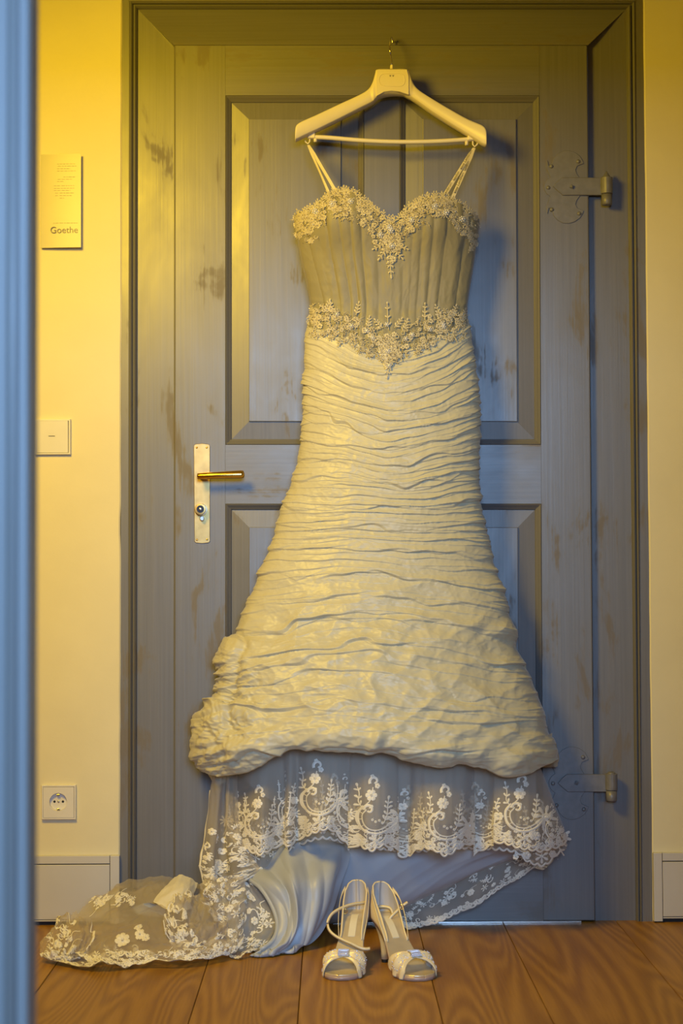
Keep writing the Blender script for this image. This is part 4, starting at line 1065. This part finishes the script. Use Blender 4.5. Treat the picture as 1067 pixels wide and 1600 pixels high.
tube = Sheet([
    [(376, 1300, -.085), (405, 1280, -.10), (440, 1270, -.115), (480, 1266, -.12), (520, 1270, -.12), (552, 1280, -.11)],
    [(378, 1345, -.14), (408, 1325, -.14), (442, 1315, -.15), (480, 1310, -.155), (520, 1312, -.15), (550, 1318, -.13)],
    [(386, 1370, -.20), (415, 1354, -.205), (448, 1346, -.215), (480, 1342, -.21), (518, 1342, -.195), (546, 1346, -.16)],
    [(408, 1388, -.25), (434, 1380, -.275), (458, 1378, -.28), (485, 1375, -.27), (512, 1375, -.24), (534, 1380, -.18)],
    [(426, 1418, -.28), (446, 1412, -.30), (463, 1410, -.30), (484, 1410, -.29), (505, 1413, -.26), (520, 1418, -.20)],
    [(433, 1447, -.31), (447, 1445, -.325), (461, 1445, -.32), (476, 1446, -.31), (492, 1448, -.28), (504, 1448, -.23)],
    [(424, 1472, -.34), (436, 1474, -.345), (449, 1475, -.34), (463, 1475, -.32), (478, 1472, -.29), (487, 1466, -.24)],
    [(392, 1492, -.36), (410, 1493, -.36), (430, 1491, -.355), (447, 1487, -.34), (461, 1482, -.32), (470, 1476, -.27)],
    [(394, 1490, -.32), (412, 1490, -.31), (430, 1487, -.29), (447, 1483, -.27), (459, 1477, -.25), (468, 1470, -.22)]], 150, 170,
    lambda u, v: (.009 * np.sin(u * 17 + 3.2 * v + 2.2 * perlin(u * 2, v * 2, 110)) * np.clip(u * 6, 0, 1) + .0045 * np.abs(np.sin(u * 19 - 4.5 * v + 2 * perlin(u * 3, v * 2, 112))) * np.clip(u * 6, 0, 1) + .006 * perlin(u * 9, v * 2.2, 111)) * np.clip(v * 3.2 - .25, .08, 1))
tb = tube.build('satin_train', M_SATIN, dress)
# rolled rim of the satin fold
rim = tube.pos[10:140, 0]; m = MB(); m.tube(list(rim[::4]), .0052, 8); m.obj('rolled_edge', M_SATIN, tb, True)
# a shade-coloured lining inside the fold, behind its lace
inner = Sheet([
    [(330, 1372, -.17), (360, 1368, -.16), (392, 1366, -.16)],
    [(335, 1410, -.20), (375, 1405, -.18), (425, 1402, -.18)],
    [(345, 1450, -.24), (385, 1450, -.22), (440, 1448, -.22)],
    [(352, 1484, -.29), (385, 1486, -.27), (432, 1482, -.27)]], 60, 60, lambda u, v: .012 * perlin(u * 3, v * 3, 115))
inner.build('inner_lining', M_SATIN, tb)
inl = Sheet([
    [(352, 1385, -.22), (372, 1378, -.22), (394, 1378, -.22)],
    [(358, 1420, -.25), (385, 1412, -.24), (418, 1412, -.24)],
    [(360, 1455, -.29), (385, 1452, -.28), (430, 1448, -.27)],
    [(354, 1480, -.33), (372, 1484, -.33), (408, 1484, -.31)],
    [(358, 1494, -.36), (374, 1497, -.36), (394, 1492, -.35)]], 70, 90, lambda u, v: .016 * perlin(u * 3.2, v * 2.6, 117) + .006 * perlin(u * 9, v * 5, 118), scale=(60, 115))
o = inl.build('inner_tulle', M_TULLE, tb); L = Lace(); allover(L, 60, 115, rng, .9); edge_scallop(L, 60, 115, rng); L.build('lace_border', inl.fn(), M_LACE, o, M_BEAD)

# lace behind, falling to the floor at the right
bl = Sheet([
    [(560, 1400, -.06), (620, 1390, -.07), (690, 1365, -.075), (760, 1345, -.075), (820, 1330, -.07), (868, 1322, -.065)],
    [(580, 1425, -.06), (630, 1415, -.075), (695, 1390, -.08), (760, 1362, -.08), (815, 1344, -.075), (866, 1334, -.07)],
    [(600, 1440, -.06), (640, 1432, -.08), (700, 1412, -.085), (760, 1384, -.085), (812, 1358, -.08), (862, 1346, -.07)],
    [(612, 1456, -.07), (652, 1450, -.085), (705, 1434, -.085), (762, 1404, -.085), (808, 1372, -.08), (845, 1356, -.07)]], 160, 50,
    lambda u, v: .010 * np.sin(u * 26 + 2 * perlin(u * 4, v, 120)) * v + .004 * perlin(u * 12, v * 3, 121), scale=(290, 75))
o = bl.build('back_tulle', M_TULLE2, dress); L = Lace(); allover(L, 290, 75, rng, .85); edge_scallop(L, 290, 75, rng); L.build('lace_border', bl.fn(), M_LACE, o, M_BEAD)

# lace cascade at the left hip of the hem
def fold(U, V_, a=.007): return a * np.sin(U * 9 + 1.2 * V_) + .006 * perlin(U * 5, V_ * 3, 130) + .003 * perlin(U * 14, V_ * 9, 131)
cas = Sheet([
    [(334, 1200, -.13), (345, 1200, -.15), (352, 1200, -.15), (358, 1200, -.15), (370, 1200, -.14)],
    [(330, 1245, -.14), (342, 1247, -.165), (350, 1250, -.145), (357, 1250, -.165), (372, 1252, -.16)],
    [(322, 1298, -.15), (338, 1300, -.185), (349, 1300, -.155), (359, 1300, -.19), (376, 1300, -.18)],
    [(315, 1338, -.17), (333, 1344, -.205), (350, 1345, -.18), (368, 1342, -.215), (398, 1342, -.205)],
    [(316, 1362, -.18), (334, 1372, -.215), (350, 1376, -.195), (370, 1368, -.225), (405, 1357, -.215)],
    [(322, 1380, -.19), (336, 1392, -.22), (352, 1398, -.205), (368, 1386, -.23), (398, 1368, -.22)]], 90, 130, fold, scale=(62, 190))
o = cas.build('lace_cascade', M_TULLE2, dress); L = Lace()
allover(L, 62, 118, rng, 1.3, 0, 70); edge_scallop(L, 62, 190, rng, 3, 10)
L.cord([(1.5, y) for y in range(30, 190, 3)], 2); L.build('lace_border', cas.fn(), M_APPL if False else M_LACE, o, M_BEAD)
puf = Sheet([
    [(320, 1372, -.22), (335, 1370, -.25), (352, 1374, -.24), (380, 1368, -.235)],
    [(312, 1384, -.23), (330, 1385, -.27), (352, 1388, -.26), (383, 1380, -.245)],
    [(314, 1402, -.24), (332, 1404, -.28), (355, 1404, -.275), (384, 1396, -.25)],
    [(322, 1418, -.26), (338, 1424, -.29), (356, 1422, -.285), (380, 1412, -.26)],
    [(338, 1432, -.27), (350, 1440, -.29), (362, 1436, -.29), (376, 1424, -.265)]], 80, 80,
    lambda u, v: .013 * perlin(u * 4, v * 4, 135) + .005 * perlin(u * 10, v * 10, 136), scale=(75, 75))
o = puf.build('lace_puff', M_TULLE2, dress); L = Lace(); allover(L, 75, 75, rng, 1.1); edge_scallop(L, 75, 75, rng, 3, 10); L.build('lace_border', puf.fn(), M_LACE, o, M_BEAD)
tail = Sheet([
    [(336, 1415, -.26), (352, 1412, -.29), (368, 1412, -.29), (382, 1405, -.27)],
    [(340, 1438, -.28), (356, 1440, -.31), (372, 1438, -.31), (384, 1428, -.28)],
    [(346, 1462, -.31), (360, 1464, -.335), (372, 1460, -.33), (380, 1448, -.30)],
    [(352, 1484, -.35), (362, 1490, -.37), (372, 1484, -.355), (378, 1468, -.32)]], 60, 80, lambda u, v: .008 * perlin(u * 4, v * 4, 138), scale=(45, 85))
o = tail.build('lace_tail', M_TULLE2, dress); L = Lace(); allover(L, 45, 85, rng, .8); edge_scallop(L, 45, 85, rng, 3, 10); L.build('lace_border', tail.fn(), M_LACE, o, M_BEAD)

# tulle train spread on the floor
def rip(sd, a=.010): return lambda u, v: 1.7 * a * perlin(u * 5, v * 4, sd) + 1.0 * a * perlin(u * 10 + v * 4, v * 7 - u * 3, sd + 1) + .55 * a * crumple(u * 4.5 + 1.5 * v, v * 4 - u * 1.5, sd + 2, 3)
tra = Sheet([
    [(184, 1390, -.045), (212, 1375, -.06), (262, 1373, -.06), (312, 1380, -.06), (338, 1384, -.08)],
    [(150, 1408, -.10), (200, 1396, -.13), (262, 1398, -.14), (318, 1410, -.14), (346, 1414, -.15)],
    [(120, 1430, -.17), (180, 1428, -.21), (245, 1430, -.23), (312, 1440, -.24), (352, 1440, -.24)],
    [(96, 1458, -.26), (160, 1464, -.31), (230, 1462, -.34), (304, 1466, -.34), (356, 1462, -.32)],
    [(74, 1480, -.34), (142, 1492, -.39), (220, 1490, -.42), (300, 1490, -.42), (362, 1476, -.37)],
    [(66, 1500, -.41), (150, 1514, -.50), (215, 1507, -.47), (290, 1507, -.47), (356, 1494, -.40)]], 220, 150, rip(140), scale=(300, 190))
o = tra.build('tulle_train', M_TULLE2, dress); L = Lace()
allover(L, 300, 36, rng, 1.5, 0, 152); edge_scallop(L, 300, 190, rng)
allover(L, 120, 26, rng, 1.3, 0, 40)
L.flower(118, 130, 10, 7); L.flower(140, 118, 7, 6); L.flower(150, 122, 6, 6); L.flower(134, 108, 6, 5)
L.build('lace_border', tra.fn(), M_LACE, o, M_BEAD)
trb = Sheet([
    [(200, 1402, -.06), (235, 1388, -.07), (270, 1390, -.08), (312, 1394, -.08), (350, 1398, -.10)],
    [(165, 1425, -.12), (215, 1415, -.15), (265, 1425, -.17), (318, 1428, -.18), (345, 1428, -.18)],
    [(130, 1455, -.22), (185, 1452, -.26), (245, 1452, -.28), (312, 1458, -.28), (350, 1455, -.27)],
    [(112, 1482, -.33), (165, 1482, -.35), (230, 1482, -.37), (304, 1484, -.37), (352, 1474, -.33)],
    [(100, 1496, -.39), (160, 1502, -.43), (225, 1500, -.43), (292, 1499, -.43), (355, 1488, -.38)]], 140, 110, rip(150, .013), scale=(280, 160))
o = trb.build('tulle_train', M_TULLE2, dress); L = Lace(); edge_scallop(L, 280, 160, rng); allover(L, 280, 30, rng, .7, 0, 126); L.build('lace_border', trb.fn(), M_LACE, o, M_BEAD)
# left lobe of lace
lobe = Sheet([
    [(92, 1444, -.27), (104, 1431, -.26), (118, 1430, -.26), (142, 1444, -.26)],
    [(78, 1456, -.31), (98, 1450, -.32), (120, 1450, -.32), (148, 1460, -.31)],
    [(68, 1470, -.34), (92, 1472, -.37), (118, 1474, -.37), (142, 1478, -.35)],
    [(64, 1486, -.38), (88, 1490, -.41), (112, 1492, -.41), (132, 1488, -.38)],
    [(64, 1498, -.41), (84, 1503, -.43), (104, 1504, -.43), (122, 1497, -.40)]], 80, 80, rip(160, .010), scale=(85, 85))
o = lobe.build('lace_lobe', M_TULLE2, dress); L = Lace(); allover(L, 60, 85, rng, 1.2); edge_scallop(L, 85, 85, rng, 3, 10); L.cord([(82.5, y) for y in range(0, 85, 3)], 2); L.build('lace_border', lobe.fn(), M_LACE, o, M_BEAD)
# scalloped lace turned up in the middle of the pile
lob2 = Sheet([
    [(276, 1408, -.20), (296, 1399, -.20), (318, 1402, -.20), (342, 1414, -.20)],
    [(262, 1426, -.26), (290, 1420, -.27), (322, 1424, -.27), (350, 1432, -.26)],
    [(257, 1448, -.31), (285, 1448, -.33), (322, 1450, -.33), (354, 1452, -.31)],
    [(262, 1466, -.35), (288, 1472, -.37), (320, 1474, -.37), (350, 1468, -.34)],
    [(282, 1476, -.36), (300, 1483, -.385), (322, 1484, -.385), (346, 1476, -.36)]], 100, 100, rip(170, .014), scale=(95, 85))
o = lob2.build('lace_lobe', M_TULLE2, dress); L = Lace(); allover(L, 40, 85, rng, 1.3); allover(L, 95, 30, rng, 1.3, 0, 55); edge_scallop(L, 95, 85, rng)
ys = np.linspace(0, 85, 120); L.cord(np.c_[3 + scallop(ys, 3, 10), ys], 2.4, .0014); L.cord(np.c_[10 + scallop(ys, 3, 10), ys], 1.4)
L.build('lace_border', lob2.fn(), M_LACE, o, M_BEAD)
# satin turned out of the pile
sat = Sheet([
    [(273, 1371, -.10), (283, 1367, -.10), (297, 1372, -.10), (309, 1380, -.10)],
    [(256, 1388, -.15), (274, 1386, -.165), (292, 1388, -.165), (304, 1394, -.14)],
    [(240, 1407, -.19), (260, 1408, -.21), (282, 1408, -.21), (298, 1408, -.18)],
    [(244, 1412, -.21), (262, 1422, -.235), (282, 1424, -.235), (300, 1420, -.20)]], 50, 50, rip(180, .0011))
o = sat.build('satin_fold', M_SATINW, dress)
sat2 = Sheet([
    [(205, 1418, -.17), (228, 1411, -.19), (246, 1414, -.21), (268, 1426, -.22)],
    [(210, 1424, -.18), (230, 1420, -.19), (248, 1424, -.20), (268, 1430, -.215)],
    [(216, 1430, -.19), (232, 1431, -.19), (250, 1432, -.20), (266, 1434, -.21)]], 40, 30, rip(185, .001))
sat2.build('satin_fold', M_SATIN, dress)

# ---- beaded applique of bodice and waist
def appl_map(x, y, off): return P(x, y, body_Y(x, y) - .0055 - off)
L = Lace(); LB_ = []
def dense(n, fx, fy, rg, sz=1.0, lc=None):
    for _ in range(n):
        t = rg.random(); x = fx(t); y = fy(x, rg); k = rg.integers(0, 4); a = rg.uniform(0, 6.28); z = sz * rg.uniform(.7, 1.25)
        if k == 0: L.flower(x, y, 5.5 * z, 5, a)
        elif k == 1: L.sprig([(x, y), (x + 4 * math.cos(a), y + 4 * math.sin(a)), (x + 8 * math.cos(a + .5), y + 8 * math.sin(a + .5))], 2, 4.5 * z, 2.8 * z, 1.0)
        elif k == 2: L.spiral(x, y, 5 * z, 1.5 * z, a, .8, 2.0 * z)
        else: L.star(x, y, 6 * z, 6, a)
        for _k in range(3): LB_.append((x + rg.uniform(-6, 6), y + rg.uniform(-6, 6), rg.uniform(.35, .75)))
ra = np.random.default_rng(21)
def depth_band(x):   # how far the applique reaches down from the neckline
    return np.interp(x, [458, 470, 490, 500, 518, 530, 545, 560, 580, 596, 610, 624, 640, 665, 680, 700, 715, 735, 748], [36, 46, 62, 40, 26, 46, 52, 38, 54, 62, 74, 62, 44, 46, 34, 32, 44, 62, 54])
dense(480, lambda t: 462 + 283 * t, lambda x, r: float(neck(x)) + 2 + (r.random() ** 1.2) * float(depth_band(x) - 6), ra, .72)
for x in np.arange(460, 748, 6.0):
    y = float(neck(x)); L.sprig([(x, y + 5), (x + 1, y), (x + ra.uniform(-2, 3), y - 4)], 2, 5, 3, 1.0)
# pendant below the sweetheart point
dense(40, lambda t: 596 + 28 * t, lambda x, r: 352 + r.random() * 40, ra, .9)
L.sprig([(610, 385), (610, 400), (610, 414), (611, 428)], 5, 8, 4.5, 1.5); L.sprig([(604, 385), (600, 394), (594, 402)], 3, 7, 4, 1.2); L.sprig([(616, 385), (620, 394), (626, 401)], 3, 7, 4, 1.2)
L.sprig([(600, 378), (594, 384), (586, 388)], 3, 6, 4, 1.2); L.sprig([(620, 378), (626, 384), (634, 388)], 3, 6, 4, 1.2)
for x, y in ((474, 340), (487, 350), (497, 335), (516, 320), (541, 316)): L.star(x, y, 8, 7)
ob = L.build('neckline_lace', appl_map, M_APPL, dress)
beads_obj('beading', LB_, appl_map, M_BEADG, ob)
big = [(548, 314), (492, 330), (610, 360), (612, 384), (643, 343), (679, 322), (697, 332), (722, 342), (518, 318), (594, 367), (608, 355)]
BB2 = []
for x, y in big:
    BB2.append((x, y, 2.3))
    for k in range(7): BB2.append((x + 3.6 * math.cos(k * .9), y + 3.6 * math.sin(k * .9), 1.35))
for x in np.arange(470, 745, 9): BB2.append((x + ra.uniform(-3, 3), float(neck(x)) + ra.uniform(5, 30), ra.uniform(.7, 1.1)))
beads_obj('crystals', BB2, lambda x, y, o: appl_map(x, y, o + .001), M_BEAD, ob)

L = Lace(); LB_ = []
def wline(x): return np.interp(x, [480, 500, 520, 545, 565, 585, 605, 625, 645, 665, 690, 712, 731], [492, 494, 497, 508, 520, 530, 540, 532, 522, 512, 502, 500, 500])
dense(430, lambda t: 483 + 246 * t, lambda x, r: float(wline(x)) + r.uniform(-16, 32), ra, .66)
for x, y, dx, dy in ((520, 490, -4, -16), (508, 486, 6, -14), (556, 492, 4, -16), (575, 512, 2, -14), (607, 515, -2, -38), (598, 512, -10, -10), (616, 512, 10, -12), (632, 516, 4, -14), (664, 500, 0, -22), (690, 494, -8, -14), (706, 494, 6, -14), (490, 492, -4, -10), (724, 498, 3, -12)):
    L.sprig([(x, y), (x + dx * .6, y + dy * .5), (x + dx, y + dy)], 3, 6, 3.6, 1.2)
dense(26, lambda t: 594 + 26 * t, lambda x, r: 535 + r.random() * 22, ra, .9)
L.sprig([(607, 552), (608, 563), (607, 575), (605, 585)], 4, 7, 4, 1.4)
ob = L.build('waist_lace', lambda x, y, o: appl_map(x, y, o + .0015), M_APPL, dress)
beads_obj('beading', LB_, lambda x, y, o: appl_map(x, y, o + .0015), M_BEADG, ob)
BB2 = []
for x, y in ((526, 491), (549, 509), (573, 517), (582, 528), (606, 548), (608, 571), (634, 529), (644, 523), (671, 514), (692, 506), (693, 510), (604, 507)):
    BB2.append((x, y, 2.0))
    for k in range(6): BB2.append((x + 3.0 * math.cos(k * 1.05), y + 3.0 * math.sin(k * 1.05), 1.2))
beads_obj('crystals', BB2, lambda x, y, o: appl_map(x, y, o + .0025), M_BEAD, ob)

# ---- hanger ribbons
def ribbon(name, a, b, wd, tw, text=None):
    """flat band from a to b (3D), width wd, slightly twisted"""
    a, b = np.array(a), np.array(b); n = 24; d = (b - a) / np.linalg.norm(b - a); side = np.cross(d, (0, 1, 0)); side /= np.linalg.norm(side); nn = np.cross(side, d)
    if nn[1] > 0: nn = -nn
    m = MB(); rings = []
    for k in range(n):
        t = k / (n - 1); c = a + (b - a) * t; an = tw * math.sin(t * 3.1); s2 = side * math.cos(an) + nn * math.sin(an); n2 = nn * math.cos(an) - side * math.sin(an)
        w_ = wd * (.55 + .45 * min(1, t * 6)); rings.append([c + s2 * w_ / 2, c + n2 * .0006, c - s2 * w_ / 2, c - n2 * .0006])
    m.loft(rings); o = m.obj(name, M_RIBBON, dress)
    if text:
        for t, body in text:
            c = a + (b - a) * t + nn * .0011
            ang = math.atan2((a - b)[2], (a - b)[0])
            text_mesh('print', body, M_INKB, o, tuple(c - wl(o) + side * 0.0022 * (1 if side[0] > 0 else -1)), .0085, (PI / 2, -ang, 0))
    return o
def bo(x, y): return P(x, y, float(body_Y(np.array(float(x)), np.array(float(y)))) + .004)
def hkp(i, dx): return HOOKS[i] + np.array([dx, -.001, -.0062])
ribbon('hanger_ribbon', hkp(0, 0), bo(517, 309), .0062, .9)
ribbon('hanger_ribbon', hkp(0, .002), bo(527, 303), .0070, .5)
ribbon('hanger_ribbon', hkp(1, -.002), bo(690, 312), .0085, .12, [(.985, 'ay Lambrum'), (.64, 'london'), (.42, 'aouy Lambrum')])
ribbon('hanger_ribbon', hkp(1, 0), bo(703, 318), .0085, .12, [(.82, 'aouy Lambrum'), (.42, 'london')])

# ------------------------------------------------------------------ satin sandals
def sandal(label, heel_xy, ang, sgn, strap, tail, buckle):
    """sgn: +1 bends the toe towards local +y; strap/tail are (px,py,Y) paths of the loose ankle strap"""
    ca, sa = math.cos(ang), math.sin(ang); hx, hy = heel_xy
    def W(x, y, z): return np.array([hx + x * ca - y * sa, hy + x * sa + y * ca, z])
    root = tag(empty('sandal', (hx, hy, 0)), label, 'sandal', None)
    ZX = [-.036, 0, .03, .06, .09, .115, .14, .165, .192]; ZZ = [.099, .096, .086, .063, .037, .020, .0125, .0105, .0115]
    WXs = [-.034, -.031, -.024, -.008, .012, .03, .06, .09, .12, .145, .162, .176, .186, .1915]; WW = [.001, .012, .020, .0262, .027, .0255, .0238, .029, .0368, .0388, .0362, .0295, .019, .001]
    Zs = lambda x: float(pws(np.array(x), ZX, ZZ)); Wd = lambda x: float(np.interp(x, WXs, WW)); Yc = lambda x: sgn * .006 * max(0, (x - .06) / .12) ** 1.6
    xs = np.concatenate([np.linspace(-.034, -.02, 8), np.linspace(-.015, .16, 40), np.linspace(.164, .1915, 12)])
    def slab(name, t0, t1, grow, mat):
        rings = []
        for x in xs:
            w_ = Wd(x) + grow; z = Zs(x); c = Yc(x); up = []; dn = []
            for k in (-1, -.97, -.6, -.2, .2, .6, .97, 1):
                up.append(W(x, c + k * w_, z - t0 + .0018 * k * k)); dn.append(W(x, c + k * w_, max(0.0008, z - t1 + .0006 * (1 - k * k) * 0)))
            rings.append(up + dn[::-1])
        m = MB(); m.loft(rings); return m.obj(name, mat, root, True)
    slab('insole', 0, .0028, 0, M_INSOLE); slab('outsole', .0026, .0105, .0008, M_SOLE)
    # label stamped on the insole
    m = MB(); rings = [[W(x, -.0072, Zs(x) + .0012), W(x, .0072, Zs(x) + .0012), W(x, .0072, Zs(x) - .0005), W(x, -.0072, Zs(x) - .0005)] for x in np.linspace(.006, .062, 10)]
    m.loft(rings); m.obj('insole_label', M_RIBBON, root)
    # heel and tip
    rings = []
    for z, xc, rx, ry in ((.094, -.004, .0270, .0245), (.086, -.004, .0245, .0232), (.074, -.003, .0185, .0190), (.058, .000, .0120, .0138), (.040, .002, .0086, .0102), (.022, .002, .0072, .0082), (.0068, .0015, .0070, .0078)):
        rings.append([W(xc + rx * math.cos(q), ry * math.sin(q), z + (.004 * -math.cos(q) if z > .07 else 0)) for q in np.linspace(0, 2 * PI, 22, endpoint=False)])
    m = MB(); m.loft(rings); m.obj('heel', M_SHOE, root, True)
    m = MB(); m.loft([[W(.0015 + r * math.cos(q), r * 1.08 * math.sin(q), z) for q in np.linspace(0, 2 * PI, 18, endpoint=False)] for z, r in ((.0067, .0071), (.0005, .0068))]); m.obj('heel_tip', M_BLACK, root)
    # back counter with cut sides: outer satin, inner grey lining, piped edge
    aa = np.linspace(-1, 1, 61); outer = []; inner = []; edge = []
    def rim(a):
        s_ = abs(a); x = -.0345 + .105 * s_ ** 1.7; x = max(x, -.0335); w_ = Wd(x) + .0008
        return x, math.copysign(w_, a) if s_ > .001 else 0.0
    def hgt(a): return float(np.interp(abs(a), [0, .12, .25, .4, .55, .7, .85, 1], [.062, .0615, .057, .047, .035, .0225, .011, .003]))
    for a in aa:
        x, y = rim(a); h = hgt(a); o_ = []; i_ = []
        for k in np.linspace(0, 1, 7):
            z = Zs(x) - .004 + (h + .004) * k; sc = 1 + .04 * math.sin(PI * k) - .16 * k ** 1.5; xo = x - .003 * math.sin(PI * k) + .006 * k * (1 - abs(a))
            o_.append(W(xo, y * sc, z)); i_.append(W(xo + .0014 * (1 - abs(a)), y * sc - math.copysign(.0012, y) * min(1, abs(a) * 5), z))
        outer.append(o_); inner.append(i_); edge.append(o_[-1])
    def surf(name, g, mat):
        v = np.array(g); return obj(name, v.reshape(-1, 3), grid_faces(v.shape[0], v.shape[1], False), mat, root, True)
    surf('counter', outer, M_SHOE); surf('counter_lining', inner, M_LINER)
    m = MB(); m.tube(edge, .0017, 8); m.obj('edge_piping', M_SHOE, root, True)
    # side bands that frame the cut-outs
    for sd in (-1, 1):
        pts = [W(-.012, sd * .0235, Zs(-.012) + .047), W(.004, sd * .0285, Zs(.004) + .040), W(.024, sd * .0305, Zs(.024) + .028), W(.046, sd * .0295, Zs(.046) + .014), W(.066, sd * .0255, Zs(.066) - .001)]
        c = cr(np.array(pts), 26); m = MB(); rings = []
        for k, p in enumerate(c):
            t = k / 25; hw = .0035 + .004 * abs(2 * t - 1) ** 2; n_ = np.array([-sa, ca, 0]) * sd
            rings.append([p + np.array([0, 0, hw]), p + n_ * .0008, p - np.array([0, 0, hw]), p - n_ * .0008])
        m.loft(rings); m.obj('side_band', M_SHOE, root, True)
    # bow vamp
    ns, nr = 81, 34; ss = np.linspace(-1, 1, ns); g = []
    def vamp(s_, r):
        a = abs(s_); xb = .137 - .030 * a ** 1.1; xf = .153 + .020 * min(1, a * 1.25) - .004 * a ** 4; x = xb + (xf - xb) * r
        w_ = Wd(x) + .0022; th = s_ * PI / 2
        y = Yc(x) + w_ * math.sin(th) * 1.0; z0 = max(.0035, Zs(x) - .007)
        H = .041 - .016 * max(0, (x - .145)) / .03
        z = z0 + (H) * max(0, math.cos(th)) ** .62
        tap = min(1, a * 3.2)
        pl = .0034 * math.sin(2 * PI * 2.3 * r + .8) * tap * (1 - .3 * a) + .0055 * tap * math.sin(PI * min(1, a * 1.05)) * math.sin(PI * r)
        return W(x, y + pl * math.sin(th), z + pl * math.cos(th)), W(0, math.sin(th), math.cos(th)) - W(0, 0, 0)
    for s_ in ss: g.append([vamp(s_, r)[0] for r in np.linspace(0, 1, nr)])
    surf('bow_vamp', g, M_SHOE)
    gi = [[p + np.array([0, 0, -.0016]) - .02 * (p - W(.145, 0, .01)) * np.array([1, 1, 0]) for p in row] for row in g]; surf('vamp_lining', gi, M_LINER)
    for r_ in (0, nr - 1):
        m = MB(); m.tube([row[r_] for row in g], .0011, 6); m.obj('edge_piping', M_SHOE, root, True)
    kz = vamp(0, .5)[0]
    rings = []
    for t in np.linspace(-1, 1, 13):
        q_ = []
        for u in np.linspace(0, 2 * PI, 16, endpoint=False):
            k = (1 - t ** 4) ** .5 * 1.0
            q_.append(kz + (W(0, .0105 * t, 0) - W(0, 0, 0)) + (W(.0125 * math.cos(u), 0, .0062 * math.sin(u)) - W(0, 0, 0)) * (.82 + .18 * k if abs(t) < 1 else .7))
        rings.append(q_)
    m = MB(); m.loft(rings); knot = m.obj('bow_knot', M_STEEL, root, True)
    rg = np.random.default_rng(3 + sgn); v, f = ico()
    def stones(name, cs, r, par):
        cs = np.array(cs); rr_ = np.broadcast_to(r, len(cs)); V = (cs[:, None] + v[None] * rr_[:, None, None]).reshape(-1, 3)
        F = (f[None] + (np.arange(len(cs)) * 12)[:, None, None]).reshape(-1, 3); o = obj(name, V, F.astype(np.int32), M_CRYSTAL, par); o['kind'] = 'stuff'; return o
    cs = []
    for t in np.linspace(-.92, .92, 10):
        for u in np.linspace(-.35, PI + .35, 11): cs.append(kz + (W(0, .0105 * t, 0) - W(0, 0, 0)) + (W(.0128 * math.cos(u), 0, .0066 * math.sin(u)) - W(0, 0, 0)))
    stones('crystals', cs, .0013, knot)
    cs = []
    for _ in range(95):
        s_ = rg.choice([-1, 1]) * rg.uniform(.22, .93); p, n_ = vamp(s_, rg.uniform(.06, .94)); cs.append(p + n_ * .0006)
    stones('crystals', cs, .0012, root)
    # loose ankle strap
    def band(name, path, wd, mat=M_SHOE):
        c = cr(np.array([P(*q) for q in path]), 40); m = MB(); rings = []
        for k, p in enumerate(c):
            t = c[min(k + 1, 39)] - c[max(k - 1, 0)]; t /= np.linalg.norm(t); n_ = np.cross(t, (0, 1, 0)); n_ = n_ / (np.linalg.norm(n_) + 1e-9)
            if n_[2] < 0: n_ = -n_
            side = .8 * np.array([0, 0, 1.0]) + .6 * n_; side -= t * np.dot(side, t); side /= np.linalg.norm(side); b_ = np.cross(t, side)
            rings.append([p + side * wd / 2, p + b_ * .0009, p - side * wd / 2, p - b_ * .0009])
        m.loft(rings); return m.obj(name, mat, root, True)
    for path, wd in strap: band('ankle_strap', path, wd)
    for path, wd in tail: band('strap_end', path, wd)
    c = P(*buckle); m = MB()
    q = [c + np.array([.0048 * math.cos(t), 0, .0052 * math.sin(t)]) for t in np.linspace(0, 2 * PI, 13)]; m.tube(q, .0009, 6, cap=False); m.tube([c + np.array([0, 0, -.005]), c + np.array([0, -.001, .005])], .0007, 6); m.obj('buckle', M_BRASSP, root, True)
    return root
hl = floor_pt(556, 1500); hr = floor_pt(601, 1503)
sandal('champagne satin sandal, the left one, strap looped forward across its opening', (hl[0], hl[1]), math.atan2(-.182, -.028), -1,
       [([(577, 1410, -.372), (566, 1411, -.385), (551, 1413, -.40), (533, 1419, -.42), (519, 1428, -.435), (512, 1441, -.445), (514, 1453, -.455), (523, 1462, -.465), (536, 1469, -.475), (550, 1475, -.485)], .0068)],
       [([(548, 1474, -.484), (560, 1480, -.489), (570, 1483, -.490), (578, 1482.5, -.488)], .0075)], (539, 1424, -.408))
sandal('champagne satin sandal, the right one, slim heel showing and strap end sticking up', (hr[0], hr[1]), math.atan2(-.172, .066), 1,
       [([(584, 1419, -.385), (592, 1417, -.40), (602, 1417, -.405), (610, 1420, -.41), (613.5, 1429, -.415), (614, 1442, -.42), (613, 1453, -.425)], .0070)],
       [([(604, 1444, -.43), (610, 1434, -.43), (620, 1424, -.425), (630, 1415, -.42), (637, 1410, -.42)], .0070)], (627, 1417, -.424))
